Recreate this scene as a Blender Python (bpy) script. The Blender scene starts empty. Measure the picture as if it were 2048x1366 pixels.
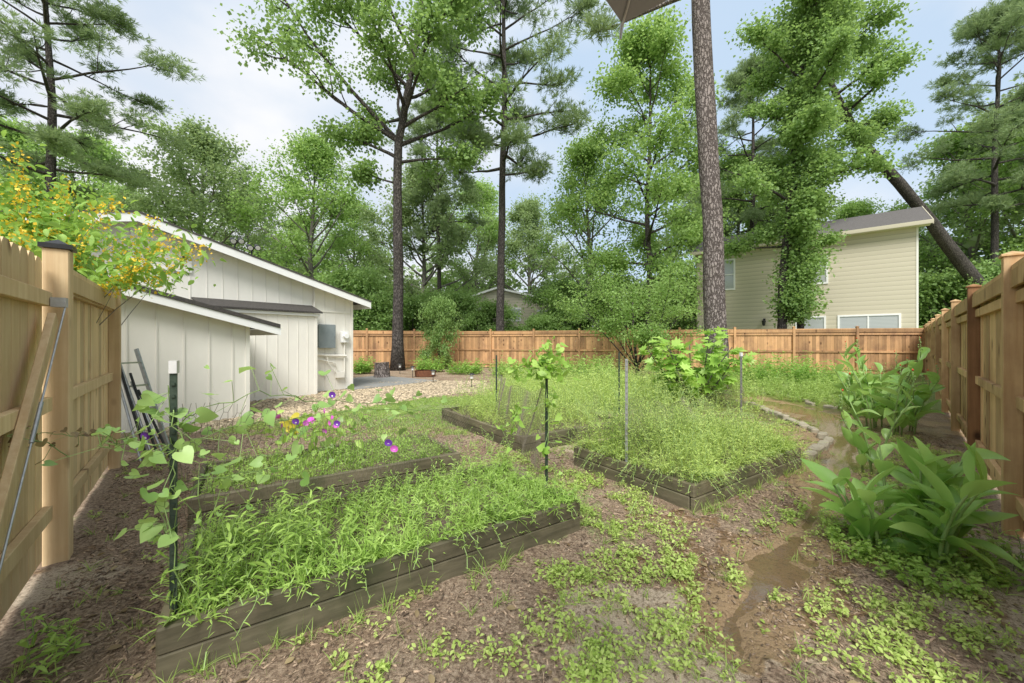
import bpy, math, random
import numpy as np
from mathutils import Vector, Matrix
rng=np.random.default_rng(11); random.seed(11)
COL=bpy.context.scene.collection

# ------------------------------------------------------------ materials
def newmat(name):
    m=bpy.data.materials.new(name); m.use_nodes=True
    nt=m.node_tree; nt.nodes.clear()
    out=nt.nodes.new('ShaderNodeOutputMaterial')
    return m,nt,out
def noise_node(nt,scale,detail=5,stretch=(1,1,1),rough=.6):
    tc=nt.nodes.new('ShaderNodeTexCoord'); mp=nt.nodes.new('ShaderNodeMapping')
    mp.inputs['Scale'].default_value=stretch
    nt.links.new(tc.outputs['Object'],mp.inputs['Vector'])
    n=nt.nodes.new('ShaderNodeTexNoise'); n.inputs['Scale'].default_value=scale
    n.inputs['Detail'].default_value=detail; n.inputs['Roughness'].default_value=rough
    nt.links.new(mp.outputs[0],n.inputs['Vector'])
    return n
def ramp(nt,src,stops):
    r=nt.nodes.new('ShaderNodeValToRGB'); cr=r.color_ramp
    while len(cr.elements)<len(stops): cr.elements.new(.5)
    for e,(p,c) in zip(cr.elements,stops):
        e.position=p; e.color=(c[0],c[1],c[2],1) if not isinstance(c,(int,float)) else (c,c,c,1)
    nt.links.new(src,r.inputs[0]); return r
def mix(nt,fac,a,b,mode='MIX'):
    m=nt.nodes.new('ShaderNodeMix'); m.data_type='RGBA'; m.blend_type=mode
    if isinstance(fac,(int,float)): m.inputs[0].default_value=fac
    else: nt.links.new(fac,m.inputs[0])
    for s,i in ((a,6),(b,7)):
        if isinstance(s,tuple): m.inputs[i].default_value=(s[0],s[1],s[2],1)
        else: nt.links.new(s,m.inputs[i])
    return m.outputs[2]
def attr(nt,name):
    a=nt.nodes.new('ShaderNodeAttribute'); a.attribute_name=name; return a.outputs['Fac']
def math_(nt,op,a,b=None,c=None):
    m=nt.nodes.new('ShaderNodeMath'); m.operation=op
    for i,s in enumerate((a,b,c)):
        if s is None: continue
        if isinstance(s,(int,float)): m.inputs[i].default_value=s
        else: nt.links.new(s,m.inputs[i])
    return m.outputs[0]
def bump(nt,h,strength=.3,dist=.01):
    b=nt.nodes.new('ShaderNodeBump'); b.inputs['Strength'].default_value=strength; b.inputs['Distance'].default_value=dist
    nt.links.new(h,b.inputs['Height']); return b.outputs[0]
def princ(nt,out,color,rough=.7,normal=None,spec=.3,metal=0):
    p=nt.nodes.new('ShaderNodeBsdfPrincipled')
    if isinstance(color,tuple): p.inputs['Base Color'].default_value=(color[0],color[1],color[2],1)
    else: nt.links.new(color,p.inputs['Base Color'])
    if isinstance(rough,(int,float)): p.inputs['Roughness'].default_value=rough
    else: nt.links.new(rough,p.inputs['Roughness'])
    p.inputs['Specular IOR Level'].default_value=spec; p.inputs['Metallic'].default_value=metal
    if normal is not None: nt.links.new(normal,p.inputs['Normal'])
    if out is not None: nt.links.new(p.outputs[0],out.inputs[0])
    return p
def tinted(nt,col,tint):
    t=attr(nt,'tint'); tt=math_(nt,'MULTIPLY_ADD',t,tint,1-tint*.6)
    cmb=nt.nodes.new('ShaderNodeCombineColor')
    for i in range(3): nt.links.new(tt,cmb.inputs[i])
    return mix(nt,1.0,col,cmb.outputs[0],'MULTIPLY')
def surf(name,c1,c2,scale=6,rough=.8,stretch=(1,1,1),bs=.3,bd=.01,tint=.35,spec=.3,metal=0):
    m,nt,out=newmat(name)
    n=noise_node(nt,scale,6,stretch)
    r=ramp(nt,n.outputs['Fac'],[(.3,c1),(.7,c2)])
    princ(nt,out,tinted(nt,r.outputs[0],tint),rough,bump(nt,n.outputs['Fac'],bs,bd),spec,metal)
    return m
def wood(name,c1,c2,dark,tint=.45,axis=(26,26,1.3),knot=True,stain=.9):
    m,nt,out=newmat(name)
    n=noise_node(nt,1.0,6,axis,.65); n2=noise_node(nt,1.9,6,(1,1,.8))
    base=ramp(nt,n.outputs['Fac'],[(.3,c1),(.62,c2)]).outputs[0]
    st=ramp(nt,n2.outputs['Fac'],[(.46,0.),(.72,stain)]).outputs[0]
    base=mix(nt,st,base,dark)
    if knot:
        tc=nt.nodes.new('ShaderNodeTexCoord'); mp=nt.nodes.new('ShaderNodeMapping'); mp.inputs['Scale'].default_value=(1,1,.55)
        nt.links.new(tc.outputs['Object'],mp.inputs[0])
        v=nt.nodes.new('ShaderNodeTexVoronoi'); v.inputs['Scale'].default_value=4.2; nt.links.new(mp.outputs[0],v.inputs['Vector'])
        kr=ramp(nt,v.outputs['Distance'],[(.06,.95),(.12,.5),(.20,0.)])
        base=mix(nt,kr.outputs[0],base,(dark[0]*.45,dark[1]*.4,dark[2]*.36))
    princ(nt,out,tinted(nt,base,tint),.75,bump(nt,n.outputs['Fac'],.35,.006),.25)
    return m
def plates(name,c1,c2,crack,scale=8,st=(1,1,.32)):
    m,nt,out=newmat(name)
    tc=nt.nodes.new('ShaderNodeTexCoord'); mp=nt.nodes.new('ShaderNodeMapping'); mp.inputs['Scale'].default_value=st
    nz=noise_node(nt,8,5); nt.links.new(tc.outputs['Object'],mp.inputs[0])
    add=nt.nodes.new('ShaderNodeVectorMath'); add.operation='MULTIPLY_ADD'; nt.links.new(nz.outputs['Color'],add.inputs[0]); add.inputs[1].default_value=(.14,.14,.14); nt.links.new(mp.outputs[0],add.inputs[2])
    v=nt.nodes.new('ShaderNodeTexVoronoi'); v.feature='DISTANCE_TO_EDGE'; v.inputs['Scale'].default_value=scale; nt.links.new(add.outputs[0],v.inputs['Vector'])
    n=noise_node(nt,30,5,(1,1,.5)); n2=noise_node(nt,1.3,3)
    base=ramp(nt,n.outputs['Fac'],[(.35,c1),(.65,c2)]).outputs[0]
    base=mix(nt,ramp(nt,n2.outputs['Fac'],[(.4,0.),(.65,.5)]).outputs[0],base,(c2[0]*1.15,c2[1]*1.15,c2[2]*1.2))
    e=ramp(nt,v.outputs['Distance'],[(.0,.05),(.2,1.)]).outputs[0]
    c=mix(nt,e,crack,base)
    h=math_(nt,'ADD',e,math_(nt,'MULTIPLY',n.outputs['Fac'],.5))
    princ(nt,out,c,.95,bump(nt,h,1,.03),.15); return m
def leafmat(name,dark,light,trans=.35,rough=.45,clump=.6,cscale=.7,spec=.35):
    m,nt,out=newmat(name)
    n=noise_node(nt,cscale,3)
    t=attr(nt,'tint')
    f=math_(nt,'ADD',math_(nt,'MULTIPLY',t,1-clump*.6),math_(nt,'MULTIPLY_ADD',n.outputs['Fac'],clump*2,-clump*.7))
    c=ramp(nt,f,[(0.0,dark),(1.0,light)]).outputs[0]
    p=princ(nt,None,c,rough,None,spec)
    tr=nt.nodes.new('ShaderNodeBsdfTranslucent')
    tc=mix(nt,.5,c,(min(.95,light[0]*1.25),min(.95,light[1]*1.2),light[2]*.8))
    nt.links.new(tc,tr.inputs[0])
    ms=nt.nodes.new('ShaderNodeMixShader'); ms.inputs[0].default_value=trans
    nt.links.new(p.outputs[0],ms.inputs[1]); nt.links.new(tr.outputs[0],ms.inputs[2]); nt.links.new(ms.outputs[0],out.inputs[0])
    return m

M={}
M['fence']=wood('cedar_board',(.66,.46,.25),(.54,.345,.175),(.36,.20,.10),.5)
M['fence_back']=wood('stained_cedar',(.58,.35,.18),(.47,.265,.125),(.27,.15,.085),.65)
M['fence_gate']=wood('pale_pine_board',(.76,.59,.35),(.63,.45,.25),(.50,.34,.18),.45,stain=.6)
M['darkpost']=wood('dark_stained_post',(.32,.17,.08),(.22,.11,.05),(.13,.065,.03),.3)
M['bed']=wood('wet_bed_board',(.19,.165,.105),(.105,.092,.058),(.065,.07,.034),axis=(3,3,22),knot=False)
M['siding']=surf('cream_painted_siding',(.77,.74,.67),(.83,.805,.73),2.5,.6,(1,1,.4),.1,.004,.12)
M['trim']=surf('white_painted_trim',(.80,.80,.78),(.85,.85,.83),3,.5,(1,1,1),.05,.003,.1)
M['shingle']=surf('asphalt_shingle',(.045,.042,.04),(.10,.09,.08),30,.9,(1,1,1),.6,.01,.3)
M['shingle2']=surf('grey_brown_shingle',(.10,.092,.088),(.165,.152,.145),14,.9,(1,1,3),.6,.02,.3)
M['bark']=plates('dark_bark',(.075,.066,.058),(.16,.14,.125),(.03,.026,.024),16)
M['barkpine']=plates('pine_bark',(.20,.17,.15),(.32,.275,.25),(.08,.063,.055),16)
M['barkgrey']=surf('grey_bark',(.11,.10,.09),(.25,.23,.21),6,.95,(1,1,.4),1,.02,.3)
M['gum']=leafmat('sweetgum_leaf',(.12,.21,.06),(.37,.54,.19),.48,.5,.6,.45,.25)
M['gum2']=leafmat('fresh_leaf',(.17,.30,.075),(.44,.62,.22),.48,.5,.6,.5,.25)
M['dk']=leafmat('oak_leaf',(.16,.24,.10),(.40,.52,.25),.48,.5,.6,.4,.25)
M['pine']=leafmat('pine_needle',(.13,.20,.095),(.36,.47,.24),.45,.55,.6,.5,.25)
M['far']=leafmat('woodland_leaf',(.19,.27,.13),(.42,.53,.28),.4,.6,.7,.12,.2)
M['weed']=leafmat('weed_leaf',(.19,.34,.05),(.52,.71,.20),.4,.5,.6,2.5,.2)
M['weed2']=leafmat('pale_weed_leaf',(.28,.42,.075),(.67,.79,.28),.4,.55,.6,2.0,.2)
M['grass']=leafmat('grass_blade',(.20,.32,.07),(.50,.65,.20),.4,.5,.5,2.0,.2)
M['canna']=leafmat('canna_leaf',(.18,.38,.07),(.50,.72,.23),.4,.33,.5,3,.5)
M['heart']=leafmat('vine_leaf',(.19,.36,.09),(.48,.67,.23),.4,.4,.4,5,.4)
M['fig']=leafmat('fig_leaf',(.22,.42,.055),(.52,.72,.19),.4,.4,.5,2)
M['bushl']=leafmat('bush_leaf',(.15,.30,.05),(.42,.64,.15),.42,.45,.6,1.5)
M['stem']=surf('green_stem',(.20,.30,.09),(.28,.40,.14),20,.7)
M['yellow']=leafmat('yellow_flower',(.80,.45,.03),(.98,.74,.08),.3,.5,.2,3)
M['yleaf']=leafmat('yellow_leaf',(.6,.5,.05),(.8,.7,.12),.3,.5,.2,3)
M['withered']=leafmat('withered_leaf',(.17,.11,.06),(.42,.34,.18),.2,.6,.2,3)
M['purple']=surf('purple_petal',(.13,.03,.32),(.20,.06,.42),20,.6)
M['pink']=surf('magenta_petal',(.55,.06,.46),(.70,.20,.62),20,.6)
M['red']=surf('red_petal',(.62,.05,.03),(.70,.12,.05),20,.6)
M['soil']=surf('bed_soil',(.10,.075,.055),(.20,.15,.11),40,.95,(1,1,1),1,.02)
M['chip']=surf('mulch_chip',(.13,.085,.055),(.44,.33,.23),40,.85,(1,1,1),.3,.004,1.2)
M['metal_dark']=surf('green_post_paint',(.03,.05,.035),(.06,.085,.06),30,.5,(1,1,1),.2,.002,.2,.4,.3)
M['galv']=surf('galvanised_steel',(.34,.35,.35),(.50,.51,.51),25,.4,(1,1,1),.1,.002,.2,.5,.7)
M['greybox']=surf('grey_panel_paint',(.22,.26,.27),(.27,.31,.32),8,.45)
M['wire']=surf('rusty_wire',(.20,.17,.13),(.32,.28,.22),60,.6,(1,1,1),.1,.001,.2,.4,.5)
M['stone']=surf('edging_stone',(.32,.28,.20),(.48,.43,.32),9,.9,(1,1,1),.6,.01,.5)
M['pebble']=surf('path_pebble',(.36,.28,.18),(.56,.46,.32),9,.8,(1,1,1),.3,.01,1.0)
M['black']=surf('black_plastic',(.02,.02,.02),(.04,.04,.04),10,.4)
M['lamp']=surf('frosted_lens',(.6,.6,.58),(.7,.7,.68),10,.25)
M['fabric']=surf('grey_umbrella_fabric',(.22,.225,.24),(.27,.275,.285),5,.6)
M['rust']=surf('rusty_steel',(.12,.05,.03),(.24,.10,.05),15,.8)
M['cutwood']=surf('stump_top',(.30,.20,.12),(.45,.32,.2),12,.9)
M['concrete']=surf('patio_concrete',(.26,.26,.25),(.36,.355,.34),5,.8)
def lap():
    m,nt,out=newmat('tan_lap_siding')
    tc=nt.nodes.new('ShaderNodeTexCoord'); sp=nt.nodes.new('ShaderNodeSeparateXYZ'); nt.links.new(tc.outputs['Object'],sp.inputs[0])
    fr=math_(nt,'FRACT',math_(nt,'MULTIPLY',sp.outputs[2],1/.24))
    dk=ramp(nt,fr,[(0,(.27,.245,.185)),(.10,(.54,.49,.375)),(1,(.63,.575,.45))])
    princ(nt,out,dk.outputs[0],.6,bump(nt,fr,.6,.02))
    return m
M['lap']=lap()
def glass():
    m,nt,out=newmat('window_pane')
    tc=nt.nodes.new('ShaderNodeTexCoord'); sp=nt.nodes.new('ShaderNodeSeparateXYZ'); nt.links.new(tc.outputs['Object'],sp.inputs[0])
    fr=math_(nt,'FRACT',math_(nt,'MULTIPLY',sp.outputs[2],1/.07))
    c=ramp(nt,fr,[(0,(.20,.22,.22)),(.3,(.42,.44,.43)),(1,(.48,.50,.5))])
    princ(nt,out,c.outputs[0],.12,None,.8); return m
M['glass']=glass()
def water():
    m,nt,out=newmat('muddy_water')
    n=noise_node(nt,9,3); 
    b=bump(nt,n.outputs['Fac'],.12,.01)
    gl=nt.nodes.new('ShaderNodeBsdfGlossy'); gl.inputs['Roughness'].default_value=.04; gl.inputs['Color'].default_value=(1,1,1,1); nt.links.new(b,gl.inputs['Normal'])
    tr=nt.nodes.new('ShaderNodeBsdfTransparent'); tr.inputs[0].default_value=(.92,.82,.66,1)
    df=nt.nodes.new('ShaderNodeBsdfDiffuse'); df.inputs[0].default_value=(.42,.31,.19,1)
    m1=nt.nodes.new('ShaderNodeMixShader'); m1.inputs[0].default_value=.25
    nt.links.new(tr.outputs[0],m1.inputs[1]); nt.links.new(df.outputs[0],m1.inputs[2])
    fr=nt.nodes.new('ShaderNodeFresnel'); fr.inputs[0].default_value=1.6
    m2=nt.nodes.new('ShaderNodeMixShader'); nt.links.new(fr.outputs[0],m2.inputs[0])
    nt.links.new(m1.outputs[0],m2.inputs[1]); nt.links.new(gl.outputs[0],m2.inputs[2]); nt.links.new(m2.outputs[0],out.inputs[0])
    return m
M['water']=water()
def groundmat():
    m,nt,out=newmat('ground_surface')
    n1=noise_node(nt,42,9,(1,1,1),.78); n2=noise_node(nt,4,6); n3=noise_node(nt,160,3); n4=noise_node(nt,1.3,5)
    mul=ramp(nt,n1.outputs['Fac'],[(.36,(.08,.052,.034)),(.48,(.28,.20,.135)),(.64,(.55,.43,.31))]).outputs[0]
    mul=mix(nt,ramp(nt,n4.outputs['Fac'],[(.46,0.),(.62,.6)]).outputs[0],mul,mix(nt,1.,mul,(.58,.49,.42),'MULTIPLY'))
    sand=ramp(nt,n3.outputs['Fac'],[(.3,(.42,.33,.23)),(.7,(.66,.54,.40))]).outputs[0]
    sand=mix(nt,ramp(nt,n1.outputs['Fac'],[(.40,.85),(.50,0.)]).outputs[0],sand,(.16,.11,.07))
    def edge(a,w=.35):
        s=math_(nt,'ADD',attr(nt,a),math_(nt,'MULTIPLY_ADD',n2.outputs['Fac'],w*2,-w))
        s=math_(nt,'ADD',s,math_(nt,'MULTIPLY_ADD',n1.outputs['Fac'],w*1.2,-w*.6))
        return ramp(nt,s,[(.4,0.),(.6,1.)]).outputs[0]
    c=mix(nt,edge('sand'),mul,sand)
    grav=ramp(nt,n1.outputs['Fac'],[(.38,(.20,.14,.09)),(.6,(.48,.38,.26))]).outputs[0]
    c=mix(nt,edge('gravel',.2),c,grav)
    grs=ramp(nt,n1.outputs['Fac'],[(.38,(.11,.14,.045)),(.62,(.33,.41,.14))]).outputs[0]
    c=mix(nt,edge('green'),c,grs)
    wet=edge('wet',.4)
    c=mix(nt,wet,c,mix(nt,1.0,c,(.72,.61,.48),'MULTIPLY'))
    rg=math_(nt,'MULTIPLY_ADD',wet,-.6,.92)
    princ(nt,out,c,rg,bump(nt,n1.outputs['Fac'],1,.02),.4)
    return m
M['ground']=groundmat()

# ------------------------------------------------------------ builders
def link(o,parent=None):
    COL.objects.link(o)
    if parent is not None: o.parent=parent
    return o
def empty(name,loc=(0,0,0),rotz=0):
    e=bpy.data.objects.new(name,None); e.location=loc; e.rotation_euler=(0,0,rotz); e.empty_display_size=.2
    return link(e)
def top(o,label,cat,group=None,kind=None):
    o['label']=label; o['category']=cat
    if group: o['group']=group
    if kind: o['kind']=kind
    return o
class MB:
    def __init__(s): s.v=[];s.f=[];s.m=[];s.t=[]
    def add(s,vs,fs,mi=0,t=None):
        o=len(s.v); s.v+= [tuple(v) for v in vs]; s.f+=[tuple(i+o for i in f) for f in fs]
        t=random.random() if t is None else t
        s.m+=[mi]*len(fs); s.t+=[t]*len(fs)
    def box(s,x0,x1,y0,y1,z0,z1,mi=0,t=None):
        vs=[(x,y,z) for z in (z0,z1) for y in (y0,y1) for x in (x0,x1)]
        s.add(vs,[(0,2,3,1),(4,5,7,6),(0,1,5,4),(2,6,7,3),(0,4,6,2),(1,3,7,5)],mi,t)
    def obox(s,p0,p1,w,h,mi=0,up=(0,0,1)):
        p0=Vector(p0);p1=Vector(p1);d=(p1-p0).normalized();u=Vector(up)
        sd=d.cross(u).normalized(); u=sd.cross(d).normalized()
        vs=[p+sd*a*w/2+u*b*h/2 for p in (p0,p1) for a,b in((-1,-1),(1,-1),(1,1),(-1,1))]
        s.add(vs,[(3,2,1,0),(4,5,6,7),(0,1,5,4),(1,2,6,5),(2,3,7,6),(3,0,4,7)],mi)
    def tube(s,pts,rad,n=6,mi=0,cap=True,wob=0):
        pts=[Vector(p) for p in pts]; vs=[];fs=[]
        ref=Vector((.3,1,.1))
        for i,p in enumerate(pts):
            d=(pts[min(i+1,len(pts)-1)]-pts[max(i-1,0)])
            if d.length<1e-6: d=Vector((0,0,1))
            d.normalize(); a=d.cross(ref)
            if a.length<.1: a=d.cross(Vector((1,0,0)))
            a.normalize(); b=d.cross(a)
            for k in range(n):
                th=2*math.pi*k/n; r=rad[i]*(1+random.uniform(-wob,wob))
                vs.append(p+a*math.cos(th)*r+b*math.sin(th)*r)
        for i in range(len(pts)-1):
            for k in range(n):
                fs.append((i*n+k,i*n+(k+1)%n,(i+1)*n+(k+1)%n,(i+1)*n+k))
        if cap: fs.append(tuple(range(n))[::-1]); fs.append(tuple((len(pts)-1)*n+k for k in range(n)))
        s.add(vs,fs,mi)
    def prism(s,poly,y0,y1,mi=0,t=None):
        n=len(poly); vs=[(x,y0,z) for x,z in poly]+[(x,y1,z) for x,z in poly]
        fs=[tuple(range(n)),tuple(range(2*n-1,n-1,-1))]+[(i,i+n,(i+1)%n+n,(i+1)%n) for i in range(n)]
        s.add(vs,fs,mi,t)
    def build(s,name,mats,parent=None,loc=(0,0,0),smooth=False,bevel=0):
        me=bpy.data.meshes.new(name); me.from_pydata(s.v,[],s.f)
        for m in mats: me.materials.append(M[m] if isinstance(m,str) else m)
        me.polygons.foreach_set('material_index',s.m)
        if smooth: me.polygons.foreach_set('use_smooth',[True]*len(s.f))
        a=me.attributes.new('tint','FLOAT','FACE'); a.data.foreach_set('value',s.t)
        me.update(); o=bpy.data.objects.new(name,me); o.location=loc; link(o,parent)
        if bevel:
            b=o.modifiers.new('b','BEVEL'); b.width=bevel; b.segments=1; b.limit_method='ANGLE'
        return o
def build_np(name,V,F,T,MI,mats,parent=None,loc=(0,0,0)):
    me=bpy.data.meshes.new(name); nv=len(V); nf=len(F)
    me.vertices.add(nv); me.vertices.foreach_set('co',V.astype(np.float32).ravel())
    me.loops.add(nf*4); me.loops.foreach_set('vertex_index',F.astype(np.int32).ravel())
    me.polygons.add(nf); me.polygons.foreach_set('loop_start',np.arange(0,nf*4,4,dtype=np.int32))
    for m in mats: me.materials.append(M[m])
    me.polygons.foreach_set('material_index',MI.astype(np.int32))
    a=me.attributes.new('tint','FLOAT','FACE'); a.data.foreach_set('value',T.astype(np.float32))
    me.update(calc_edges=True); me.validate()
    o=bpy.data.objects.new(name,me); o.location=loc; link(o,parent); return o
def nrm(a): return a/np.maximum(np.linalg.norm(a,axis=-1,keepdims=True),1e-9)
def strip(n,wf,fold=.12):
    T=[];F=[]
    for i in range(n+1):
        a=i/n; w=wf(a)
        for s in (-1,0,1): T.append((a,s*w*.5,fold*abs(s)*w))
    for i in range(n):
        for s in (0,1): F.append((i*3+s,i*3+s+1,(i+1)*3+s+1,(i+1)*3+s))
    return np.array(T),np.array(F)
def fan(rim,cup=.0):
    n=len(rim); T=[(.3,0,0)]+[(a,s,cup*((a-.3)**2+s*s)) for a,s in rim]
    F=[(0,1+i,1+(i+1)%n,1+(i+2)%n) for i in range(0,n,2)]
    return np.array(T),np.array(F)
DIA=(np.array([(0,0,0),(.45,.5,.12),(1,0,-.08),(.45,-.5,.12)]),np.array([(0,1,2,3)]))
LANCE=strip(4,lambda a: math.sin(math.pi*min(1,a*.93+.05))**.8,.16)
BLADE=strip(4,lambda a:(1-a)**.7,.2)
CANNA=strip(9,lambda a: (math.sin(math.pi*min(1,(a*.97+.02)**.85))**.85)*(1-.25*a),.26)
HEART=fan([(0.12+.0,.0),(-.08,.22),(.0,.42),(.2,.52),(.45,.45),(.7,.27),(1,0),(.7,-.27),(.45,-.45),(.2,-.52),(.0,-.42),(-.08,-.22)],.55)
LOBE=fan([(0,.0),(.0,.35),(.22,.25),(.45,.62),(.5,.22),(.75,.35),(.72,.12),(1.05,0),(.72,-.12),(.75,-.35),(.5,-.22),(.45,-.62),(.22,-.25),(.0,-.35)],.2)
PETAL=fan([(-.2,0),(-.13,.35),(.08,.5),(.3,.56),(.52,.5),(.72,.35),(.8,0),(.72,-.35),(.52,-.5),(.3,-.56),(.08,-.5),(-.13,-.35)],.8)
class LB:
    def __init__(s): s.V=[];s.F=[];s.T=[];s.M=[];s.n=0
    def leaves(s,P,D,N,L,W,tmpl,droop=0,tint=None,mi=0):
        T,F=tmpl; n=len(P)
        if n==0: return
        D=nrm(D); S=nrm(np.cross(N,D)); N2=np.cross(D,S)
        L=np.broadcast_to(L,(n,)); W=np.broadcast_to(W,(n,))
        V=P[:,None]+T[None,:,0,None]*(L[:,None,None]*D[:,None])+T[None,:,1,None]*(W[:,None,None]*S[:,None])+T[None,:,2,None]*(W[:,None,None]*N2[:,None])
        dr=np.broadcast_to(droop,(n,))
        V[:,:,2]-= dr[:,None]*L[:,None]*(T[None,:,0]**2)
        k=len(T); FF=F[None]+ (np.arange(n)*k)[:,None,None]+s.n
        s.V.append(V.reshape(-1,3)); s.F.append(FF.reshape(-1,4)); s.n+=n*k
        t=rng.random(n) if tint is None else np.broadcast_to(tint,(n,))
        s.T.append(np.repeat(t,len(F))); s.M.append(np.full(n*len(F),mi))
    def ribbons(s,A,B,w,mi=0):
        d=nrm(B-A); sd=nrm(np.cross(d,rng.normal(size=A.shape)))*w*.5
        n=len(A); V=np.stack([A-sd,A+sd,B+sd,B-sd],1).reshape(-1,3)
        s.V.append(V); s.F.append((np.arange(n)*4)[:,None]+np.arange(4)[None]+s.n); s.n+=4*n
        s.T.append(rng.random(n)); s.M.append(np.full(n,mi))
    def build(s,name,mats,parent=None,loc=(0,0,0)):
        return build_np(name,np.concatenate(s.V),np.concatenate(s.F),np.concatenate(s.T),np.concatenate(s.M),mats,parent,loc)

# ------------------------------------------------------------ value noise + ground shape
_G=rng.random((256,256))
def vn(x,y):
    xi=np.floor(x).astype(int); yi=np.floor(y).astype(int); fx=x-xi; fy=y-yi
    fx=fx*fx*(3-2*fx); fy=fy*fy*(3-2*fy)
    g=lambda a,b:_G[a%256,b%256]
    return (g(xi,yi)*(1-fx)+g(xi+1,yi)*fx)*(1-fy)+(g(xi,yi+1)*(1-fx)+g(xi+1,yi+1)*fx)*fy
def fbm(x,y,s=1.):
    x=np.asarray(x,float)*s; y=np.asarray(y,float)*s
    return (vn(x,y)+.5*vn(x*2.1+7,y*2.1+3)+.25*vn(x*4.3+1,y*4.3+9))/1.75
PATH=[(1.05,1.75,.02),(1.15,2.05,.06),(1.45,2.3,.12),(1.78,2.62,.14),(2.1,2.9,.05),(2.45,3.2,.05),(3.0,3.75,.10),(4.2,4.9,.30),(5.35,6.3,.42),(6.1,7.7,.5),(6.2,9.6,.4)]
def creek(x,y):
    best=np.full(np.shape(x),9.)
    for (ax,ay,aw),(bx,by,bw) in zip(PATH[:-1],PATH[1:]):
        dx,dy=bx-ax,by-ay; t=np.clip(((x-ax)*dx+(y-ay)*dy)/(dx*dx+dy*dy),0,1)
        d=np.hypot(x-ax-t*dx,y-ay-t*dy)/(aw+(bw-aw)*t)
        best=np.minimum(best,d)
    return best*(1+1.1*(fbm(x,y,5.)-.5)*2)
def gh(x,y):
    x=np.asarray(x,float); y=np.asarray(y,float)
    far=np.clip((np.hypot(x,y)-14)/20,0,1)
    z=.03*(fbm(x,y,1.7)-.5)+.022*(fbm(x+5,y,8)-.5)*(1-far)
    c=np.maximum(creek(x,y),0)
    z=z-.038*np.exp(-(c/1.1)**2)
    return z
def on(x,y): return float(gh(np.array([x]),np.array([y]))[0])
def sm(v,a,b): t=np.clip((v-a)/(b-a),0,1); return t*t*(3-2*t)

def make_ground():
    n=240; t=np.linspace(-1,1,2*n+1); b=6.0; c=1.6*np.sinh(b*t)*.93
    X,Y=np.meshgrid(c+1.4,c+2.8,indexing='xy'); x=X.ravel(); y=Y.ravel()
    V=np.stack([x,y,gh(x,y)],1); N=2*n+1
    i=np.arange(N-1); I,J=np.meshgrid(i,i,indexing='xy'); a=(J*N+I).ravel()
    F=np.stack([a,a+1,a+N+1,a+N],1)
    o=build_np('ground',V,F,np.zeros(len(F)),np.zeros(len(F)),['ground'])
    o['kind']='structure'; me=o.data
    me.polygons.foreach_set('use_smooth',[True]*len(F))
    cr=creek(x,y)
    wet=1-sm(cr,1.2,5.5)
    sand=np.clip(sm(fbm(x+3,y+8,1.1),.44,.60)*(sm(x,-.6,.8))*(1-sm(y,5,8))*.8+.7*(1-sm(cr,1.,4.2)),0,1)
    sand=np.maximum(sand,.8*np.exp(-((x+2.7)**2+(y-2.35)**2)/.12))
    sand=np.maximum(sand,.85*np.exp(-((x-1.25)**2+(y-2.0)**2)/.12))
    ux=(x+4.9)*.6+(y-12)*.8; vx=(x+4.9)*(-.8)+(y-12)*.6
    grav=(sm(vx,-3.5,-3.1)*(1-sm(vx,-.6,.2))*sm(ux,-5.5,-4.4)*(1-sm(ux,2.4,3.4)))
    grav=np.maximum(grav,sm(x,-6,-5)*(1-sm(x,-1.2,-.2))*sm(y,10.6,11.2)*(1-sm(y,13.6,14.4))*.9)
    lawn=sm(x,-5.5,-4.5)*(1-sm(x,-.2,.6))*sm(y,6.0,7.2)*(1-sm(y,9.8,10.5))*(1-sm(vx,-3.5,-3.1))
    back=sm(x,-.6,.4)*(1-sm(x,5.2,5.9))*sm(y,6,7.2)
    rgt=sm(x,6.2,7)*sm(y,7,9)
    far=sm(np.hypot(x,y),19,24)
    green=np.clip(np.maximum.reduce([lawn*.9,back*.8,rgt*.9,far*.75]),0,1)
    green=np.maximum(green,.45*sm(fbm(x+20,y,1.6),.55,.7)*(1-far)*(y<7))
    for nm,v in (('wet',wet),('sand',sand),('gravel',grav*(1-green)),('green',green)):
        at=me.attributes.new(nm,'FLOAT','POINT'); at.data.foreach_set('value',v.astype(np.float32))
    me2=bpy.data.meshes.new('puddle_water')
    xs=np.arange(.4,7.6,.1); ys=np.arange(1.0,10.6,.1)
    vs=[];fs=[];idx={}
    gx,gy=np.meshgrid(xs,ys); cm=creek(gx+.05,gy+.05)
    for jj,q in enumerate(ys):
        for ii,p in enumerate(xs):
            if cm[jj,ii]<2.2:
                ids=[]
                for (u,v) in ((p,q),(p+.1,q),(p+.1,q+.1),(p,q+.1)):
                    k=(round(u,3),round(v,3))
                    if k not in idx: idx[k]=len(vs); vs.append((u,v,-.027))
                    ids.append(idx[k])
                fs.append(ids)
    me2.from_pydata(vs,[],fs); me2.materials.append(M['water'])
    w=link(bpy.data.objects.new('puddle_water',me2)); w['kind']='structure'
make_ground()

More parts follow.
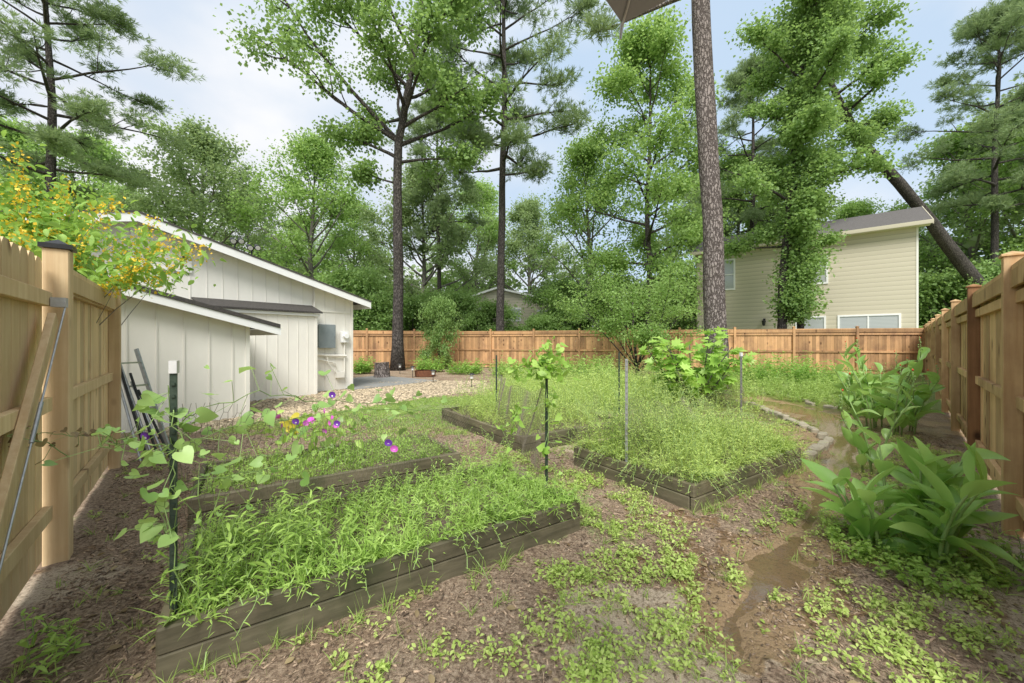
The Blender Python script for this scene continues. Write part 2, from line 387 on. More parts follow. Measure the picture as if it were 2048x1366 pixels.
# ------------------------------------------------------------ fences
def fence(name,p0,p1,H,wmat,side,label,rails=(.25,1.0,1.78),post_sp=2.4,off=0.,cap=True,posts=None,dark=None):
    p0=np.array(p0);p1=np.array(p1); L=np.hypot(*(p1-p0)); ang=math.atan2(p1[1]-p0[1],p1[0]-p0[0])
    root=empty(name,(p0[0],p0[1],0),ang); top(root,label,'fence')
    s=side; mb=MB(); x=0
    while x<L:
        w=.137+random.uniform(-.004,.004); jz=random.uniform(-.012,.012)
        y=random.uniform(-.003,.003); x1=min(x+w,L); z1=H-(.06 if cap else 0)+jz
        if cap: mb.box(x+.004,x1-.002,y-.009,y+.009,.04,z1)
        else: mb.prism([(x+.004,.04),(x1-.002,.04),(x1-.002,z1-.03),(x1-.03,z1),(x+.03,z1),(x+.004,z1-.03)],y-.009,y+.009)
        x+=w
    mb.build('picket_panel',[wmat],root)
    mb=MB()
    for z in rails: 
        xx=0
        while xx<L:
            mb.box(xx+.003,min(xx+post_sp,L)-.003,*sorted((s*.013,s*.052)),z-.045,z+.045); xx+=post_sp
    if cap:
        xx=0
        while xx<L:
            a,b=xx+.003,min(xx+post_sp,L)-.003
            mb.box(a,b,-.07,.07,H-.058,H-.018); mb.box(a,b,*sorted((s*.053,s*.075)),H-.19,H-.0585)
            xx+=post_sp
    mb.build('rail',[wmat],root,bevel=.003)
    if posts is None: posts=np.arange(off,L+.01,post_sp)
    for i,x in enumerate(posts):
        mb=MB(); y=s*.061
        mb.box(x-.048,x+.048,y-.048,y+.048,-.05,H+.05)
        mb.box(x-.060,x+.060,y-.060,y+.060,H+.0505,H+.07,0)
        mb.add([(x-.05,y-.05,H+.0705),(x+.05,y-.05,H+.0705),(x+.05,y+.05,H+.0705),(x-.05,y+.05,H+.0705),(x,y,H+.095)],[(0,1,4),(1,2,4),(2,3,4),(3,0,4)],0)
        po=mb.build('post',['darkpost' if dark==i else wmat],root,bevel=.003)
        if dark==i: po['label']='dark brown stained fence post'
    return root
fence('wooden_fence',(17.45,16.45),(-3.05,21.9),2.04,'fence_back',1,'brown cedar board fence with capped posts behind the garden',off=.05)
fence('wooden_fence',(-3.05,21.95),(-9.6,19.6),2.04,'fence_back',1,'short brown cedar fence run meeting the house corner yard')
fence('wooden_fence',(3.0-1.1,2.0-1.0),(17.45,16.4),2.04,'fence',1,'tall golden cedar fence with heavy posts beside canna plants',posts=[.3+2.4*i for i in range(10)],dark=2)
d=np.array([-.634,.774]); g0=np.array([-3.07,2.56]); 
fence('wooden_fence',tuple(g0+d*.06),tuple(g0+d*2.5),2.0,'fence_gate',-1,'pale new pine fence panel ending at the shed',rails=(.3,1.05,1.84),posts=[2.38])
def gate():
    p=g0-d*2.3; ang=math.atan2(d[1],d[0]); root=empty('garden_gate',(p[0],p[1],0),ang)
    top(root,'pale pine board gate with diagonal brace and steel rod','gate')
    mb=MB(); x=0
    while x<2.2:
        z1=1.98+random.uniform(-.01,.01); mb.prism([(x+.003,.05),(x+.134,.05),(x+.134,z1-.03),(x+.105,z1),(x+.03,z1),(x+.003,z1-.03)],-.009,.009); x+=.138
    mb.build('gate_board',['fence_gate'],root)
    mb=MB()
    for z in (.35,1.05,1.72): mb.box(0,2.2,-.055,-.012,z-.045,z+.045)
    mb.obox((1.0,-.075,.42),(2.1,-.075,1.6),.035,.09)
    mb.build('gate_frame',['fence_gate'],root,bevel=.003)
    mb=MB(); mb.tube([(1.0,-.12,.45),(2.16,-.12,1.7)],[.005,.005],6); mb.tube([(1.45,-.12,.935),(1.62,-.12,1.12)],[.010,.010],8)
    mb.box(2.12,2.18,-.125,-.058,1.67,1.73); mb.build('brace_rod',['galv'],root)
    po=empty('gate_post',(g0[0],g0[1],0),ang); top(po,'thick pine gate post with black metal cap','post')
    mb=MB(); mb.box(-.06,.06,-.12,.0,-.05,2.06); mb.build('post_shaft',['fence_gate'],po,bevel=.006)
    mb=MB(); mb.box(-.075,.075,-.135,.015,2.0605,2.09); mb.add([(-.06,-.12,2.0905),(.06,-.12,2.0905),(.06,.0,2.0905),(-.06,.0,2.0905),(0,-.06,2.13)],[(0,1,4),(1,2,4),(2,3,4),(3,0,4)])
    mb.build('post_cap',['black'],po)
gate()

# ------------------------------------------------------------ cream house
hang=math.atan2(.8,.6)
house=empty('cream_house',(-4.9,12.0,0),hang); top(house,'single storey cream board siding house with low gable roof','house')
EZ=2.72; SL=.262; PK=-4.9
def gz(a): return EZ+SL*( -a if a>PK else (a-2*PK))
mb=MB()
mb.prism([(0,0),(0,EZ),(PK,gz(PK)),(2*PK,EZ),(2*PK,0)],0,.15,0,.5)
mb.box(-.15,0,.151,9,0,EZ-.02,0,.5); mb.box(2*PK,2*PK+.15,.151,9,0,EZ-.02,0,.5)
mb.prism([(0,0),(0,EZ),(PK,gz(PK)),(2*PK,EZ),(2*PK,0)],9,9.15,0,.5)
x=-.25
while x>2*PK+.1:
    mb.box(x-.008,x+.008,-.010,-.0005,0.12,gz(x)-.03,0,.0); x-=.31
mb.box(-.07,.0,-.02,-.001,0,EZ-.03,0,.9)
mb.box(-4.0,-.08,-.022,-.011,2.30,2.36,0,.8)
mb.build('wall',['siding'],house)
mb=MB(); O=.35; th=.07
for sgn in (1,-1):
    xe=.38 if sgn==1 else 2*PK-.38
    ze=EZ-SL*.38
    mb.prism([(xe,ze),(PK,gz(PK)),(PK,gz(PK)+th),(xe,ze+th)],-O,9.4,0)
mb.build('roof',['shingle'],house)
mb=MB()
for sgn in (1,-1):
    xe=.36 if sgn==1 else 2*PK-.36; ze=EZ-SL*.36
    mb.prism([(xe,ze-.13),(PK,gz(PK)-.13),(PK,gz(PK)+.045),(xe,ze+.045)],-O-.03,-O-.003)
    mb.prism([(xe,ze-.03),(PK,gz(PK)-.03),(PK,gz(PK)-.003),(xe,ze-.003)],-O,-.001)
mb.box(.36,.385,-O-.03,9.4,EZ-.25,EZ-.04)
mb.build('fascia',['trim'],house)
mb=MB()
for sgn in (1,-1):
    xe=.40 if sgn==1 else 2*PK-.40; ze=EZ-SL*.40
    mb.prism([(xe,ze+.046),(PK,gz(PK)+.046),(PK,gz(PK)+.085),(xe,ze+.085)],-O-.045,-O-.0005)
mb.build('roof_edge',['shingle'],house)
mb=MB(); cx=-4.45
mb.box(cx-.45,cx+.45,-.03,-.012,3.05,3.75); h=mb.build('attic_hatch',['siding'],house)
mb=MB()
for a in ((cx-.5,cx-.45,3.0,3.8),(cx+.45,cx+.5,3.0,3.8),(cx-.45,cx+.45,3.0,3.05),(cx-.45,cx+.45,3.75,3.8)): mb.box(a[0],a[1],-.045,-.011,a[2],a[3])
mb.box(cx+.33,cx+.40,-.05,-.0305,3.3,3.38,1); mb.build('hatch_frame',['trim','black'],h)
mb=MB(); b0=-.5; mb.box(-3.85,-1.35,b0,-.0015,0.0,2.20,0,.5)
x=-1.6
while x>-3.8: mb.box(x-.007,x+.007,b0-.009,b0-.0005,.1,2.12,0,.0); x-=.25
mb.box(-1.41,-1.345,b0-.012,b0-.001,0,2.15,0,.9)
mb.build('closet',['siding'],house)
mb=MB()
mb.add([(-3.95,b0-.12,2.21),(-1.25,b0-.12,2.21),(-1.25,-.012,2.42),(-3.95,-.012,2.42),(-3.95,b0-.12,2.25),(-1.25,b0-.12,2.25),(-1.25,-.012,2.46),(-3.95,-.012,2.46)],[(0,1,2,3),(7,6,5,4),(0,4,5,1),(1,5,6,2),(0,3,7,4)])
mb.box(-3.9,-1.3,b0-.06,b0-.013,2.13,2.205,1)
mb.build('closet_roof',['shingle','trim'],house)
ele=MB(); ele.box(-1.12,-.66,-.16,-.025,1.28,1.92); ele.box(-1.14,-.64,-.175,-.161,1.26,1.94); ele.box(-.68,-.655,-.19,-.1755,1.55,1.63)
eb=ele.build('electrical_panel',['greybox'],house,bevel=.008)
mb=MB(); mb.box(-.42,-.20,-.12,-.025,1.42,1.75); mb.tube([(-.31,-.12,1.62),(-.31,-.2,1.62)],[.085,.08],16); mb.build('electric_meter',['trim'],house,bevel=.005)
mb=MB(); mb.tube([(-1.2,-.05,3.1-.12),(-1.2,-.05,1.8),(-1.14,-.08,1.75)],[.025]*3,8); mb.tube([(-.3,-.05,1.42),(-.3,-.05,.35)],[.02]*2,8)
mb.tube([(-1.35,-.07,1.12),(-.9,-.07,1.05),(-.25,-.07,1.02)],[.03]*3,8)
mb.tube([(-.85,-.06,1.04),(-.8,-.09,.8),(-.6,-.09,.55),(-.45,-.06,.5)],[.015]*4,8)
mb.tube([(-1.3,-.07,1.0),(-.6,-.07,.82),(-.5,-.07,.6)],[.02]*3,8)
mb.tube([(-.95,-.02,.52),(-.95,-.1,.52)],[.06,.05],10); mb.box(-.58,-.35,-.14,-.025,.38,.55)
mb.build('pipework',['siding'],house)
for k,xx in ((0,-3.2),(1,-2.85)):
    mb=MB(); z=gz(xx)+.07
    mb.tube([(xx,-.3,z-.01),(xx,-.3,z+.12),(xx+.04,-.36,z+.2)],[.016,.016,.016],8,0)
    for s in (-.08,.08):
        c=Vector((xx+s,-.40,z+.20+.03*(s>0))); mb.tube([c+Vector((0,.08,.05)),c,c+Vector((0,-.06,-.04))],[.03,.058,.07],12,0); mb.tube([c+Vector((0,-.061,-.0405)),c+Vector((0,-.07,-.045))],[.055,.05],12,1)
        mb.tube([(xx,-.36,z+.2),c+Vector((0,.05,.02))],[.012,.012],6,0)
    mb.build('floodlight',['black','lamp'],house)

# shed
shed=empty('lean_to_shed',(-4.9,12.0,0),hang); top(shed,'cream lean-to shed with sloping shingle roof and white fascia','shed')
sa=-3.66; sb=-2.50; se=-7.2; s0=1.82; ssl=.262
mb=MB(); zl=s0+ssl*(sa-se)
mb.prism([(sa,0),(sa,s0),(se,zl),(se,0)],sb,-.56,0,.45)
x=sa-.28; k=0
while x>se:
    mb.box(x-.012,x+.012,sb-.014,sb-.0005,.05,s0+ssl*(sa-x)-.02,0,.0); x-=.36; k+=1
mb.box(sa-.07,sa-.001,sb-.02,sb-.001,0,s0-.02,0,.8)
mb.build('wall',['siding'],shed)
mb=MB(); e=sa+.45; ez=s0-ssl*.45
mb.prism([(e,ez+.02),(se,zl+.02),(se,zl+.09),(e,ez+.09)],sb-.27,-.53); mb.build('roof',['shingle'],shed)
mb=MB(); mb.prism([(e-.01,ez-.12),(se,zl-.12),(se,zl+.018),(e-.01,ez+.018)],sb-.25,sb-.223)
mb.prism([(e-.012,ez-.01),(se,zl-.01),(se,zl+.018),(e-.012,ez+.018)],sb-.222,sb-.021)
mb.box(e-.008,e+.015,sb-.25,-.53,ez-.12,ez+.015)
mb.build('fascia',['trim'],shed)

def ladder(px,py,ang,lean,H,w,mat,label):
    r=empty('folding_ladder',(px,py,0),ang); top(r,label,'ladder')
    for s in (-w/2,w/2):
        mb=MB(); mb.obox((s,0,0),(s,lean,H),.022,.05,0,(0,1,0)); mb.build('ladder_rail',[mat],r)
    n=int(H/.3)
    for i in range(1,n+1): 
        mb=MB(); f=i/(n+.6); mb.obox((-w/2+.012,lean*f,H*f),(w/2-.012,lean*f,H*f),.04,.02); mb.build('rung',[mat],r)
ladder(-4.52,5.0,1.45,.50,1.35,.26,'galv','grey aluminium ladder leaning beside the fence corner')
for i in range(6):
    bx=-4.50+.045*i+random.uniform(-.02,.02); by=4.72+.03*i
    mb=MB(); tx=bx-.50+random.uniform(-.06,.06); mb.tube([(0,0,0),(tx-bx,.12,1.38-.11*i)],[.014,.014],8)
    o=mb.build('metal_pole',['black' if i%2 else 'galv'],None,loc=(bx,by,0)); top(o,'thin metal pole leaning against the fence corner','pole','metal poles leaning by the shed')

# ------------------------------------------------------------ tan neighbour house
th=empty('tan_neighbour_house',(20.4,19.6,0),math.atan2(-.648,.762)); top(th,'two storey tan lap siding house behind the fence','house')
mb=MB(); W=-10.4
mb.box(W,0,0,.2,-.2,7.5,0,.5); mb.box(-.2,0,.2,6,-.2,7.5,0,.5); mb.box(W,W+.2,.2,6,-.2,7.5,0,.5); mb.box(W,0,6,6.2,-.2,7.5,0,.5)
mb.add([(0,.0,7.5),(0,6.2,7.5),(0,3.1,8.8)],[(0,1,2)]); mb.add([(W,0,7.5),(W,6.2,7.5),(W,3.1,8.8)],[(0,2,1)])
mb.box(-.06,.02,-.02,-.001,0,7.4,1,.6)
mb.box(W-2.0,W-.001,.6,5,-.2,3.0,0,.5)
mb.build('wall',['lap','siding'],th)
mb=MB()
for s in (1,-1):
    y0=-.5 if s==1 else 6.7; z0=7.5-.21
    mb.add([(W-.3,y0,z0),(.45,y0,z0),(.45,3.1,8.85),(W-.3,3.1,8.85),(W-.3,y0,z0+.1),(.45,y0,z0+.1),(.45,3.1,8.95),(W-.3,3.1,8.95)],[(0,1,2,3),(7,6,5,4),(0,4,5,1),(1,5,6,2),(0,3,7,4)])
mb.box(W-2.2,W-.002,.4,5.2,3.001,3.15)
mb.build('roof',['shingle2'],th)
mb=MB(); mb.box(W-.3,.47,-.53,-.503,7.2,7.40); mb.box(W,.4,-.5,-.001,7.2,7.23)
mb.add([(.46,-.52,7.17),(.49,-.52,7.17),(.49,3.1,8.7),(.46,3.1,8.7),(.46,-.52,7.38),(.49,-.52,7.38),(.49,3.1,8.97),(.46,3.1,8.97)],[(0,3,2,1),(4,5,6,7),(0,1,5,4),(1,2,6,5),(0,4,7,3)])
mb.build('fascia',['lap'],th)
for (a,b,z0,z1) in ((-9.15,-8.1,4.75,6.75),(-4.5,-3.5,4.7,6.3),(-5.0,-3.6,1.2,2.9),(-3.1,-.6,1.2,2.9)):
    wn=MB(); 
    for q in ((a,a+.09,z0,z1),(b-.09,b,z0,z1),(a+.09,b-.09,z0,z0+.09),(a+.09,b-.09,z1-.09,z1)): wn.box(q[0],q[1],-.05,-.001,q[2],q[3])
    m_=(z0+z1)/2
    if b-a<2: wn.box(a+.09,b-.09,-.04,-.015,m_-.025,m_+.025)
    else: wn.box((a+b)/2-.03,(a+b)/2+.03,-.04,-.015,z0+.09,z1-.09)
    wo=wn.build('window',['trim'],th); g=MB(); g.box(a+.09,b-.09,-.014,-.0015,z0+.09,z1-.09)
    g.build('window_pane',['glass'],wo)
mb=MB(); mb.box(-6.6,-6.48,-.06,-.001,2.6,2.85); mb.tube([(-6.54,-.06,2.8),(-6.54,-.18,2.84),(-6.54,-.2,2.75)],[.015]*3,6); mb.tube([(-6.54,-.2,2.76),(-6.54,-.2,2.7),(-6.54,-.2,2.45),(-6.54,-.2,2.40)],[.03,.12,.08,.02],6)
mb.build('wall_lantern',['black'],th)
dh=empty('distant_cream_house',(.2,34,0),-.1); top(dh,'distant cream house gable seen between tree trunks','house')
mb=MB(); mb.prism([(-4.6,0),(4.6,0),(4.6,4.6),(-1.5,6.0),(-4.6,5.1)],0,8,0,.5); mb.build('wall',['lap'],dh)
mb=MB(); mb.prism([(-4.9,4.95),(-1.5,6.02),(-1.5,6.18),(-4.9,5.13)],-.4,8.4); mb.prism([(4.9,4.5),(-1.5,6.02),(-1.5,6.18),(4.9,4.68)],-.4,8.4); mb.build('roof',['trim'],dh)
for (a,z0) in ((-3.4,3.2),(-.6,3.2),(2.0,3.0)):
    mb=MB(); mb.box(a,a+1.2,-.06,-.001,z0,z0+1.2,0); mb.box(a+.12,a+1.08,-.075,-.0605,z0+.12,z0+1.08,1); mb.build('window',['trim','glass'],dh)

# ------------------------------------------------------------ trees
def rv(s=1.): return Vector((random.uniform(-s,s),random.uniform(-s,s),random.uniform(-s,s)))
def limb_path(start,dirn,L,n=5,up=.15,jit=.12):
    p=Vector(start); d=Vector(dirn).normalized(); pts=[p.copy()]
    for i in range(n):
        d=(d+rv(jit)+Vector((0,0,up/n))).normalized(); p=p+d*(L/n); pts.append(p.copy())
    return pts
def along(pts,f):
    k=f*(len(pts)-1); i=min(int(k),len(pts)-2); return pts[i].lerp(pts[i+1],k-i)
def tree(name,loc,trunk,rad,limbs,cats,label,leaf='gum',bark='bark',n_leaf=40000,lsize=.2,pine=False,clump_r=.75,rotz=0,extra_clumps=None,subs=5,flat=.6):
    root=empty(name,loc,rotz); top(root,label,cats)
    mb=MB(); tp=[Vector(p) for p in trunk]
    fine=[];fr=[]
    for i in range(len(tp)-1):
        for k in range(3):
            f=k/3; fine.append(tp[i].lerp(tp[i+1],f)+rv(.03)); fr.append(rad[i]*(1-f)+rad[i+1]*f)
    fine.append(tp[-1]); fr.append(rad[-1]); fr[0]*=1.35
    mb.tube(fine,fr,14,0,True,.05)
    clumps=[]
    def radat(f):
        k=f*(len(rad)-1); i=min(int(k),len(rad)-2); return rad[i]+(rad[i+1]-rad[i])*(k-i)
    for (f,az,el,L) in limbs:
        st=along(tp,f); r0=min(radat(f)*.6,.026*L+.015)
        d=Vector((math.cos(az)*math.cos(el),math.sin(az)*math.cos(el),math.sin(el)))
        pts=limb_path(st,d,L,6,.25 if not pine else .12,.14)
        mb.tube(pts,[r0*(1-.85*i/6) for i in range(7)],6,0,False)
        clumps.append((pts[-1],1.)); 
        for k in range(subs):
            ff=random.uniform(.35,.98); q=along(pts,ff); dd=(d+rv(.9)+Vector((0,0,.1))).normalized()
            Ls=L*random.uniform(.18,.45)*(1.1-.4*ff)
            sp=limb_path(q,dd,Ls,3,.2,.2); mb.tube(sp,[r0*.35,r0*.25,r0*.18,.008],4,0,False)
            clumps.append((sp[-1],1.)); clumps.append((sp[2],.7))
    if extra_clumps: clumps+= [(Vector(c[:3]),c[3]) for c in extra_clumps]
    mb.build('trunk',[bark],root,smooth=True)
    lb=LB(); C=np.array([tuple(c) for c,_ in clumps]); S=np.array([s for _,s in clumps])*rng.uniform(.4,1.4,len(clumps))
    w=S**1.5/np.sum(S**1.5); idx=rng.choice(len(C),n_leaf,p=w)
    if not pine:
        o=nrm(rng.normal(size=(n_leaf,3)))*(rng.random((n_leaf,1))**.6)*rng.uniform(.6,1.4,(n_leaf,1)); o[:,2]*=flat
        P=C[idx]+o*clump_r*S[idx][:,None]
        D=nrm(o+rng.normal(size=o.shape)*.6+np.array([0,0,-.35])); N=nrm(rng.normal(size=o.shape)*.6+np.array([0,0,1.]))
        ct=rng.random(len(C))
        L=lsize*rng.uniform(.5,1.25,n_leaf)
        lb.leaves(P,D,N,L,L*.88,DIA,0,np.clip(.5*rng.random(n_leaf)+.5*ct[idx],0,1))
    else:
        nt_=n_leaf//11; idx=idx[:nt_]
        o=nrm(rng.normal(size=(nt_,3)))*(rng.random((nt_,1))**.5); o[:,2]*=.5
        Pt=C[idx]+o*clump_r*S[idx][:,None]; ax=nrm(o+np.array([0,0,.5]))
        P=np.repeat(Pt,11,0); D=nrm(np.repeat(ax,11,0)+rng.normal(size=(nt_*11,3))*.6)
        L=lsize*rng.uniform(.7,1.2,nt_*11); ct=rng.random(len(C))
        lb.leaves(P,D,rng.normal(size=P.shape),L,L*.09+.005,DIA,.1,np.clip(.5*rng.random(nt_*11)+.5*np.repeat(ct[idx],11),0,1))
    lb.build('crown',[leaf],root)
    return root
def auto_limbs(n,cb,R,el0=.15,el1=1.0,prof=None,seedaz=0):
    out=[]
    for i in range(n):
        g=(i+.5)/n; f=cb+(1-cb)*g; az=seedaz+i*2.4+random.uniform(-.4,.4)
        pr=prof(g) if prof else math.sin(math.pi*(.22+.72*g))
        out.append((min(f,.99),az,el0+(el1-el0)*g+random.uniform(-.12,.12),R*pr*random.uniform(.7,1.2)))
    return out
def copy_tree(src,loc,rotz,sc,label=None):
    n=src.copy(); COL.objects.link(n); n.location=loc; n.rotation_euler=(0,0,rotz); n.scale=sc
    if label: n['label']=label
    def rec(a,b):
        for c in a.children:
            k=c.copy(); COL.objects.link(k); k.parent=b; rec(c,k)
    rec(src,n); return n

tree('pine_tree',(5.75,10.9,0),[(0,0,-.1),(-.05,0,2),(-.18,0,5),(-.35,.05,9),(-.5,.1,13),(-.55,.2,18),(-.5,.2,22)],[.32,.28,.26,.25,.23,.17,.06],
     [(.62,3.3,.0,3.6),(.60,2.6,.05,2.8)]+auto_limbs(12,.78,3.2,.1,.8),'tree','tall straight pine trunk with flaky grey brown bark','pine','barkpine',18000,.28,True,.6)
tree('sweetgum_tree',(-5.75,19.6,0),[(0,0,-.1),(.05,0,4),(0,0,8),(.05,0,11.5),(.7,0,15),(1.3,.2,19),(1.6,.2,23)],[.30,.25,.22,.2,.14,.09,.03],
     [(.50,math.pi-.05,.75,9.5),(.5,math.pi+.3,.62,7.5),(.49,.4,.6,5.5),(.46,3.4,.45,3.2),(.55,2.2,.8,6.5),(.56,-1.0,.5,4.5),(.45,.1,.2,3.),(.40,3.3,.1,1.8)]+auto_limbs(20,.52,5.4,.25,1.1),'tree','tall sweetgum with dark forked trunk near the fence corner','gum','bark',42000,.18,False,1.0,subs=7)
pineC=tree('pine_tree',(-.75,24.3,0),[(0,0,-.1),(.05,0,5),(.15,0,11),(.3,0,17),(.2,.2,23),(.2,.2,27)],[.28,.24,.2,.16,.1,.03],
     auto_limbs(40,.42,4.6,-.05,.8),'tree','slender tall pine with dark trunk behind the fence','pine','bark',88000,.36,True,.8)
gumB=tree('sweetgum_tree',(8.6,24.5,0),[(0,0,-.1),(.05,0,5),(-.1,0,10),(.1,0,15),(.1,0,20)],[.2,.17,.14,.09,.03],
     auto_limbs(32,.2,4.8,.1,1.0),'tree','bright green sweetgum with slim trunk behind the fence','gum2','bark',36000,.19,False,1.1,subs=6)
vc=[]
for i in range(230):
    z=random.uniform(1.8,19); a=random.uniform(0,6.28); r=random.uniform(.1,1.7)*(.7+.3*math.sin(z*.8))*(1.0 if z>5 else .45)
    vc.append((.45+.55*(z/10)+math.cos(a)*r,math.sin(a)*r-.2,z,1.0))
tree('vine_clad_tree',(13.3,19.3,0),[(0,0,-.1),(.1,0,4),(.4,0,8),(.8,0,12),(1.1,0,16),(1.3,0,20)],[.22,.2,.17,.14,.1,.04],
     auto_limbs(20,.25,2.9,.0,.9,lambda g:.6+.4*math.sin(3*g)),'tree','tree trunk wrapped in dense leafy climbing vine','gum','bark',72000,.15,False,.75,extra_clumps=vc)
tree('vine_clad_tree',(14.2,19.2,0),[(0,0,-.1),(0,0,4),(-.1,.2,8),(-.2,.2,12)],[.16,.14,.11,.05],
     auto_limbs(10,.5,1.5,.0,.9),'tree','second slim trunk beside the vine covered tree','gum','bark',9000,.15,False,.6)
tree('leaning_pine_tree',(30.9,23.6,0),[(0,0,-.1),(-1.8,0,3.6),(-4.6,0,7.4),(-8.0,-.6,10.8),(-10.8,-1,13.2),(-12.8,-1.5,16),(-13.3,-1.5,20)],[.42,.36,.32,.28,.22,.14,.05],
     [(.6,-2.6,.1,3.),(.62,2.9,-.3,2.5)]+auto_limbs(16,.7,3.6,.0,.8),'tree','dark pine trunk leaning over the neighbour house','gum','bark',24000,.18,False,.95)
oak=tree('oak_tree',(-24.8,31,0),[(0,0,-.1),(.1,0,4),(-.2,0,8),(0,.2,12),(.1,.2,17)],[.34,.28,.2,.13,.04],
     auto_limbs(34,.14,6.3,.1,1.05),'tree','broad green oak rising behind the cream house','dk','barkgrey',32000,.225,False,1.35,subs=6)
light=tree('maple_tree',(-15.6,30.5,0),[(0,0,-.1),(.1,0,4),(-.2,0,8),(0,.2,12),(.1,.2,16.5)],[.24,.2,.16,.1,.03],
     auto_limbs(32,.12,5.0,.3,1.15),'tree','airy light green tree behind the cream house','gum2','barkgrey',26000,.20,False,1.2,subs=6)
bush=tree('leafy_shrub',(-9.4,25,0),[(0,0,-.1),(.05,0,1.2),(0,0,2.6),(0,.1,3.8)],[.09,.07,.05,.02],
     auto_limbs(18,.05,2.3,.2,1.2),'shrub','leafy green understorey shrub behind the fence','gum','bark',12000,.16,False,.8)
pineC['label']='slender tall pine with dark trunk behind the fence'
copy_tree(pineC,(-23.8,20.0,0),1.9,(1.0,1.0,.82),'scrubby dark pine towering behind the cream house')
def P(px,Y): return ((px-1024)/780*Y,Y,0)
bgs=[(light,170,33,1.08),(light,20,30,1.05),(oak,500,42,.93),(light,705,40,.9),(oak,-60,38,1.0),(oak,250,46,1.05),
 (oak,845,36,.95),(light,955,46,1.15),(oak,1060,48,1.0),(light,1175,30,.95),(oak,1400,40,1.0),(light,1480,33,1.0),(light,1560,42,1.1),
 (light,1700,38,.85),(oak,1800,42,.8),(light,1945,33,1.12),(oak,2060,32,1.2),(pineC,1990,28,.9),(pineC,1500,30,.82),(light,600,45,.9),(pineC,880,34,.8),(light,2140,30,1.1)]
for i,(s,px,Y,sc) in enumerate(bgs):
    c=copy_tree(s,P(px,Y),i*1.7,(sc*random.uniform(.95,1.05),sc*random.uniform(.95,1.05),sc),
        {'oak_tree':'broad green oak among the backing trees','maple_tree':'airy light green tree among the backing trees','sweetgum_tree':'green sweetgum among the backing trees','pine_tree':'tall thin pine among the backing trees'}[s.name.split('.')[0]])
    c['group']='trees beyond the fence'
for i in range(24):
    px=(700+i*42) if i<17 else random.uniform(1870,2100)
    Y=random.uniform(24,32) ; s=random.uniform(.8,1.3)
    if 915<px<1105: Y=28; s=random.uniform(.5,.85)
    c=copy_tree(bush,P(px,Y),i*1.3,(s,s,s*random.uniform(.9,1.2)),'leafy green understorey shrub beyond the fence'); c['group']='shrubs beyond the fence'
bush['group']='shrubs beyond the fence'
c=copy_tree(bush,P(878,20.3),1,(.45,.45,.8),'dark green shrub growing in front of the fence'); c['group']='shrubs beyond the fence'
tree('feathery_shrub',(5.5,17.1,0),[(0,0,-.1),(-.1,0,1.2),(-.2,0,2.2),(-.2,0,3.2)],[.06,.05,.04,.02],
   [(.05,0.,.85,4.3),(.05,3.1,.85,4.2),(.08,.5,1.0,3.8),(.08,3.8,1.05,3.5),(.1,-1.2,.8,2.3),(.1,4.6,.8,2.3),(.1,2.2,.9,3.2),(.1,1.2,1.1,3.6),(.12,5.6,.95,3.8),(.12,2.7,1.2,3.8)],'shrub','wide fine leaved arching shrub leaning over the fence','gum2','bark',12500,.10,False,.8,subs=8,flat=.4)
lb=LB(); n=42000; nc=700
az=rng.uniform(-1.15,1.15,nc); rr=rng.uniform(50,62,nc); hh=rng.uniform(.3,1,nc)*rng.uniform(2,13,nc)
C=np.stack([np.sin(az)*rr,np.cos(az)*rr,hh],1); idx=rng.integers(0,nc,n); o=nrm(rng.normal(size=(n,3)))*rng.random((n,1))**.4*2.4
ct=rng.random(nc); L=rng.uniform(.5,.95,n)
lb.leaves(C[idx]+o,rng.normal(size=o.shape),nrm(rng.normal(size=o.shape)*.7+np.array([0,0,1.])),L,L*.8,DIA,0,.5*rng.random(n)+.5*ct[idx])
top(lb.build('woodland',['far']),'distant dense green woodland behind the houses','woodland',kind='stuff')

# ------------------------------------------------------------ raised beds
U=np.array([.833,.553]); Vv=np.array([-.553,.833])
def bed(org,Lu,Lv,H,label):
    ang=math.atan2(U[1],U[0]); r=empty('raised_bed',(org[0],org[1],0),ang); top(r,label,'raised bed')
    t=.045; hz=H/2
    for k in range(2):
        z0=-.03 if k==0 else hz+.003; z1=hz if k==0 else H; j=random.uniform(-.005,.005)
        for q in ((0,Lu,j,t+j),(0,Lu,Lv-t+j,Lv+j),(j,t+j,t+.006,Lv-t-.008),(Lu-t+j,Lu+j,t+.006,Lv-t-.008)):
            mb=MB(); mb.box(q[0],q[1],q[2],q[3],z0,z1); mb.build('board',['bed'],r,bevel=.008)
    for (x,y) in ((t+.007,t+.008),(Lu-t-.092,t+.008),(t+.007,Lv-t-.09),(Lu-t-.092,Lv-t-.09)): 
        mb=MB(); mb.box(x,x+.08,y,y+.08,-.02,H-.02); mb.build('corner_stake',['bed'],r)
    mb=MB(); mb.box(t+.006,Lu-t-.006,t+.006,Lv-t-.006,-.02,H-.06); mb.build('soil',['soil'],r)
    return r
A=(-1.5,1.64); bed(A,2.43,1.15,.235,'weathered timber raised bed overgrown with leafy weeds')
B=(-2.48,2.98); bed(B,2.3,1.1,.24,'timber raised bed with thin weeds and wire netting')
Cc=(.135,5.03); bed(Cc,2.0,2.6,.22,'timber raised bed full of pale weeds and bean vine')
Dd=(1.55,3.31); bed(Dd,2.15,1.5,.225,'square timber raised bed filled with mounded pale weeds')

